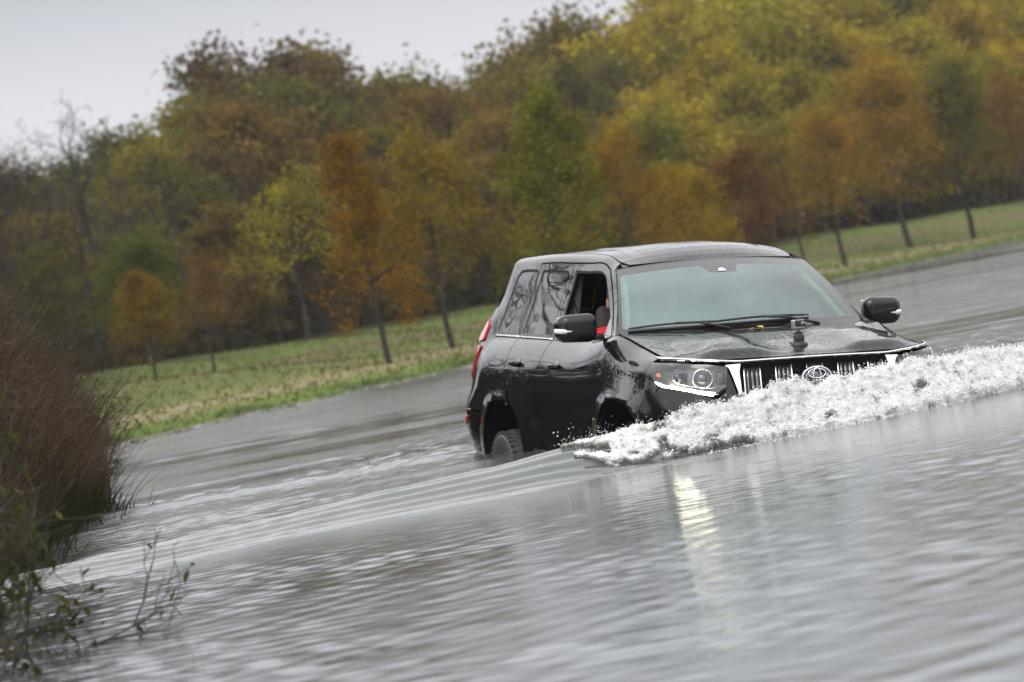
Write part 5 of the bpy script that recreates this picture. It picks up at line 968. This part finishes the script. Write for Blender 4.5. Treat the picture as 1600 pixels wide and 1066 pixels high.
g = MB(); g.box((.0185,0,.093), (.004,.054,.028), r=.001); g.build('front_plate', M['gloss'], act)
g = MB(); g.lathe([(.001,.006),(.009,.005),(.012,.0),(.012,-.004)], (.022,.013,.090), (1,0,0), 20); g.build('camera_lens', M['lens'], act)
yl = empty('fallen_leaf'); yl.matrix_world = Matrix.Translation(on_hood(1.36,.012,.006))@Matrix.Rotation(.5,4,'Z'); tag(yl, 'small yellow leaf stuck to the wet bonnet by the wiper', 'leaf')
g = MB(); lp = [(.03*math.cos(a)*(1+.25*math.cos(3*a)), .028*math.sin(a)*(1+.2*math.cos(5*a)), .004+.006*math.sin(2*a)) for a in np.linspace(0, 2*PI, 18, endpoint=False)]
g.add(np.vstack([[0,0,.003], np.array(lp)]), [[0, 1+i, 1+(i+1) % 18] for i in range(18)]); g.add(np.vstack([[0,0,.001], np.array(lp)-[0,0,.0015]]), [[0, 1+(i+1) % 18, 1+i] for i in range(18)]); g.build('leaf_blade', M['yleaf'], yl)
g = MB(); g.tube([(-.025,0,.004),(-.045,.004,.005),(-.055,.012,.004)], .0012, 5); g.build('leaf_stalk', M['yleaf'], yl)

# ================================================================ people in the cabin
def person(label, shirt, pose, hair):
    root = empty('person'); root.matrix_world = MW.copy(); tag(root, label, 'person')
    me = bpy.data.meshes.new('body'); vs = pose['v']; me.from_pydata([p[:3] for p in vs], pose['e'], []); o = bpy.data.objects.new('body', me); SC.collection.objects.link(o); o.parent = root
    o.modifiers.new('skin', 'SKIN'); ly = me.skin_vertices[0].data if me.skin_vertices else None
    if ly is None: bm = bmesh.new(); bm.from_mesh(me); bm.verts.layers.skin.verify(); bm.to_mesh(me); bm.free(); ly = me.skin_vertices[0].data
    for k, p in enumerate(vs): ly[k].radius = (p[3], p[4] if len(p) > 4 else p[3])
    ly[0].use_root = True; sb = o.modifiers.new('sub', 'SUBSURF'); sb.levels = sb.render_levels = 2
    m = bpy.data.materials.new('clothed_body'); m.use_nodes = True; t, b, L = nodes(m); tc = N(t, 'ShaderNodeTexCoord'); sp = N(t, 'ShaderNodeSeparateXYZ'); L.new(tc.outputs['Object'], sp.inputs[0])
    gt = N(t, 'ShaderNodeMath', operation='GREATER_THAN'); gt.inputs[1].default_value = pose['neck']; L.new(sp.outputs['Z'], gt.inputs[0]); gx_ = N(t, 'ShaderNodeMath', operation='GREATER_THAN'); gx_.inputs[1].default_value = pose['cuff']; L.new(sp.outputs['X'], gx_.inputs[0])
    gz2 = N(t, 'ShaderNodeMath', operation='GREATER_THAN'); gz2.inputs[1].default_value = .95; L.new(sp.outputs['Z'], gz2.inputs[0]); an = N(t, 'ShaderNodeMath', operation='MULTIPLY'); L.new(gx_.outputs[0], an.inputs[0]); L.new(gz2.outputs[0], an.inputs[1]); mxm = N(t, 'ShaderNodeMath', operation='MAXIMUM'); L.new(gt.outputs[0], mxm.inputs[0]); L.new(an.outputs[0], mxm.inputs[1])
    mx = N(t, 'ShaderNodeMix', data_type='RGBA'); mx.inputs[6].default_value = (*shirt, 1); mx.inputs[7].default_value = (.46,.26,.18,1); L.new(mxm.outputs[0], mx.inputs[0]); L.new(mx.outputs[2], b.inputs['Base Color']); b.inputs['Roughness'].default_value = .65; me.materials.append(m)
    hx, hy, hz = pose['head']
    g = MB(); g.box((hx+.098, hy, hz-.005), (.03,.024,.045), r=.010); g.box((hx+.088, hy, hz-.055), (.02,.05,.014), r=.006); g.build('nose_and_lips', M['skin'], root)
    for s in (-1, 1):
        g = MB(); g.lathe([(.001,.010),(.008,.008),(.012,0)], (hx+.082, hy+s*.032, hz+.015), (1,0,0), 12); g.build('eye', M['gloss'], root)
        g = MB(); g.box((hx-.005, hy+s*.083, hz), (.035,.02,.06), r=.009); g.build('ear', M['skin'], root)
    g = MB(); rings = []
    for zz, rx, ry, ox in ((-.06,.060,.075,-.05),(.0,.085,.085,-.03),(.05,.100,.088,-.012),(.09,.092,.080,-.008),(.118,.060,.055,-.008),(.128,.01,.01,-.008)):
        rings.append(np.array([(hx+ox+rx*math.cos(a), hy+ry*math.sin(a), hz+zz) for a in np.linspace(0, 2*PI, 16, endpoint=False)]))
    g.loft(rings); g.build('hair', hair, root); return root
def seated(y, reach, sidearm, hx=-.12):
    v = [(-.12,y,.74,.15,.12),(-.14,y,.92,.13,.15),(-.17,y,1.10,.12,.17),(-.18,y,1.24,.09,.14),(-.15,y,1.33,.052),(-.12,y,1.385,.062),(-.105,y,1.44,.088,.078),(-.105,y,1.50,.085,.076),(-.11,y,1.55,.05)]
    e = [(i, i+1) for i in range(8)]
    for s in (-1, 1):
        b = len(v); sh = (-.15, y+s*.175, 1.255, .068)
        if reach: pts = [sh,(-.06,y+s*.235,1.08,.048),(.10,y+s*.22,1.05,.040),(.30,y+s*.17,1.17,.030),(.37,y+s*.165,1.21,.034)]
        else: pts = [sh,(-.04,y+s*.235,1.14,.060),(.08,y+s*.20,1.0,.045),(.20,y+s*.10,.90,.032),(.26,y+s*.07,.90,.034)]
        v += pts; e.append((3, b)); e += [(b+i, b+i+1) for i in range(4)]
        hb = len(v); hp = pts[-1]
        for q in range(5):
            ang = (q-2)*.011; th = q == 0; v.append((hp[0]+.055-(.02 if th else 0), hp[1]+ang*(1.0)+(-s*.03 if th else 0), hp[2]+(.03-q*.006 if reach else .01), .009)); v.append((hp[0]+.075-(.02 if th else 0), hp[1]+ang*1.1+(-s*.035 if th else 0), hp[2]+(.0 if reach else -.012), .008)); e += [(b+4, len(v)-2), (len(v)-2, len(v)-1)]
        b = len(v); v += [(.10,y+s*.11,.73,.085),(.34,y+s*.14,.76,.065),(.46,y+s*.14,.62,.055),(.58,y+s*.14,.52,.045)]; e.append((0, b)); e += [(b+i, b+i+1) for i in range(3)]
    return dict(v=v, e=e, neck=1.335, cuff=.26 if reach else .19, head=(-.105, y, 1.47))
person('driver in a dark jacket with both hands on the steering wheel', (.035,.04,.055), seated(.37, True, False), M['hair'])
person('front passenger in a bright red jacket beside the open window', (.62,.012,.02), seated(-.40, False, True), M['hair'])

# ================================================================ damp air
hz_ = MB(); hz_.box((0, 260, 7.4), (940, 1200, 19.8)); ho = hz_.build('haze', []); tag(ho, kind='stuff')
hm = bpy.data.materials.new('haze'); hm.use_nodes = True; t = hm.node_tree; t.nodes.clear(); o = N(t, 'ShaderNodeOutputMaterial'); pv = N(t, 'ShaderNodeVolumePrincipled'); pv.inputs['Density'].default_value = .0003; pv.inputs['Color'].default_value = (.86,.87,.90,1); pv.inputs['Anisotropy'].default_value = .2; t.links.new(pv.outputs[0], o.inputs['Volume']); ho.data.materials.append(hm)
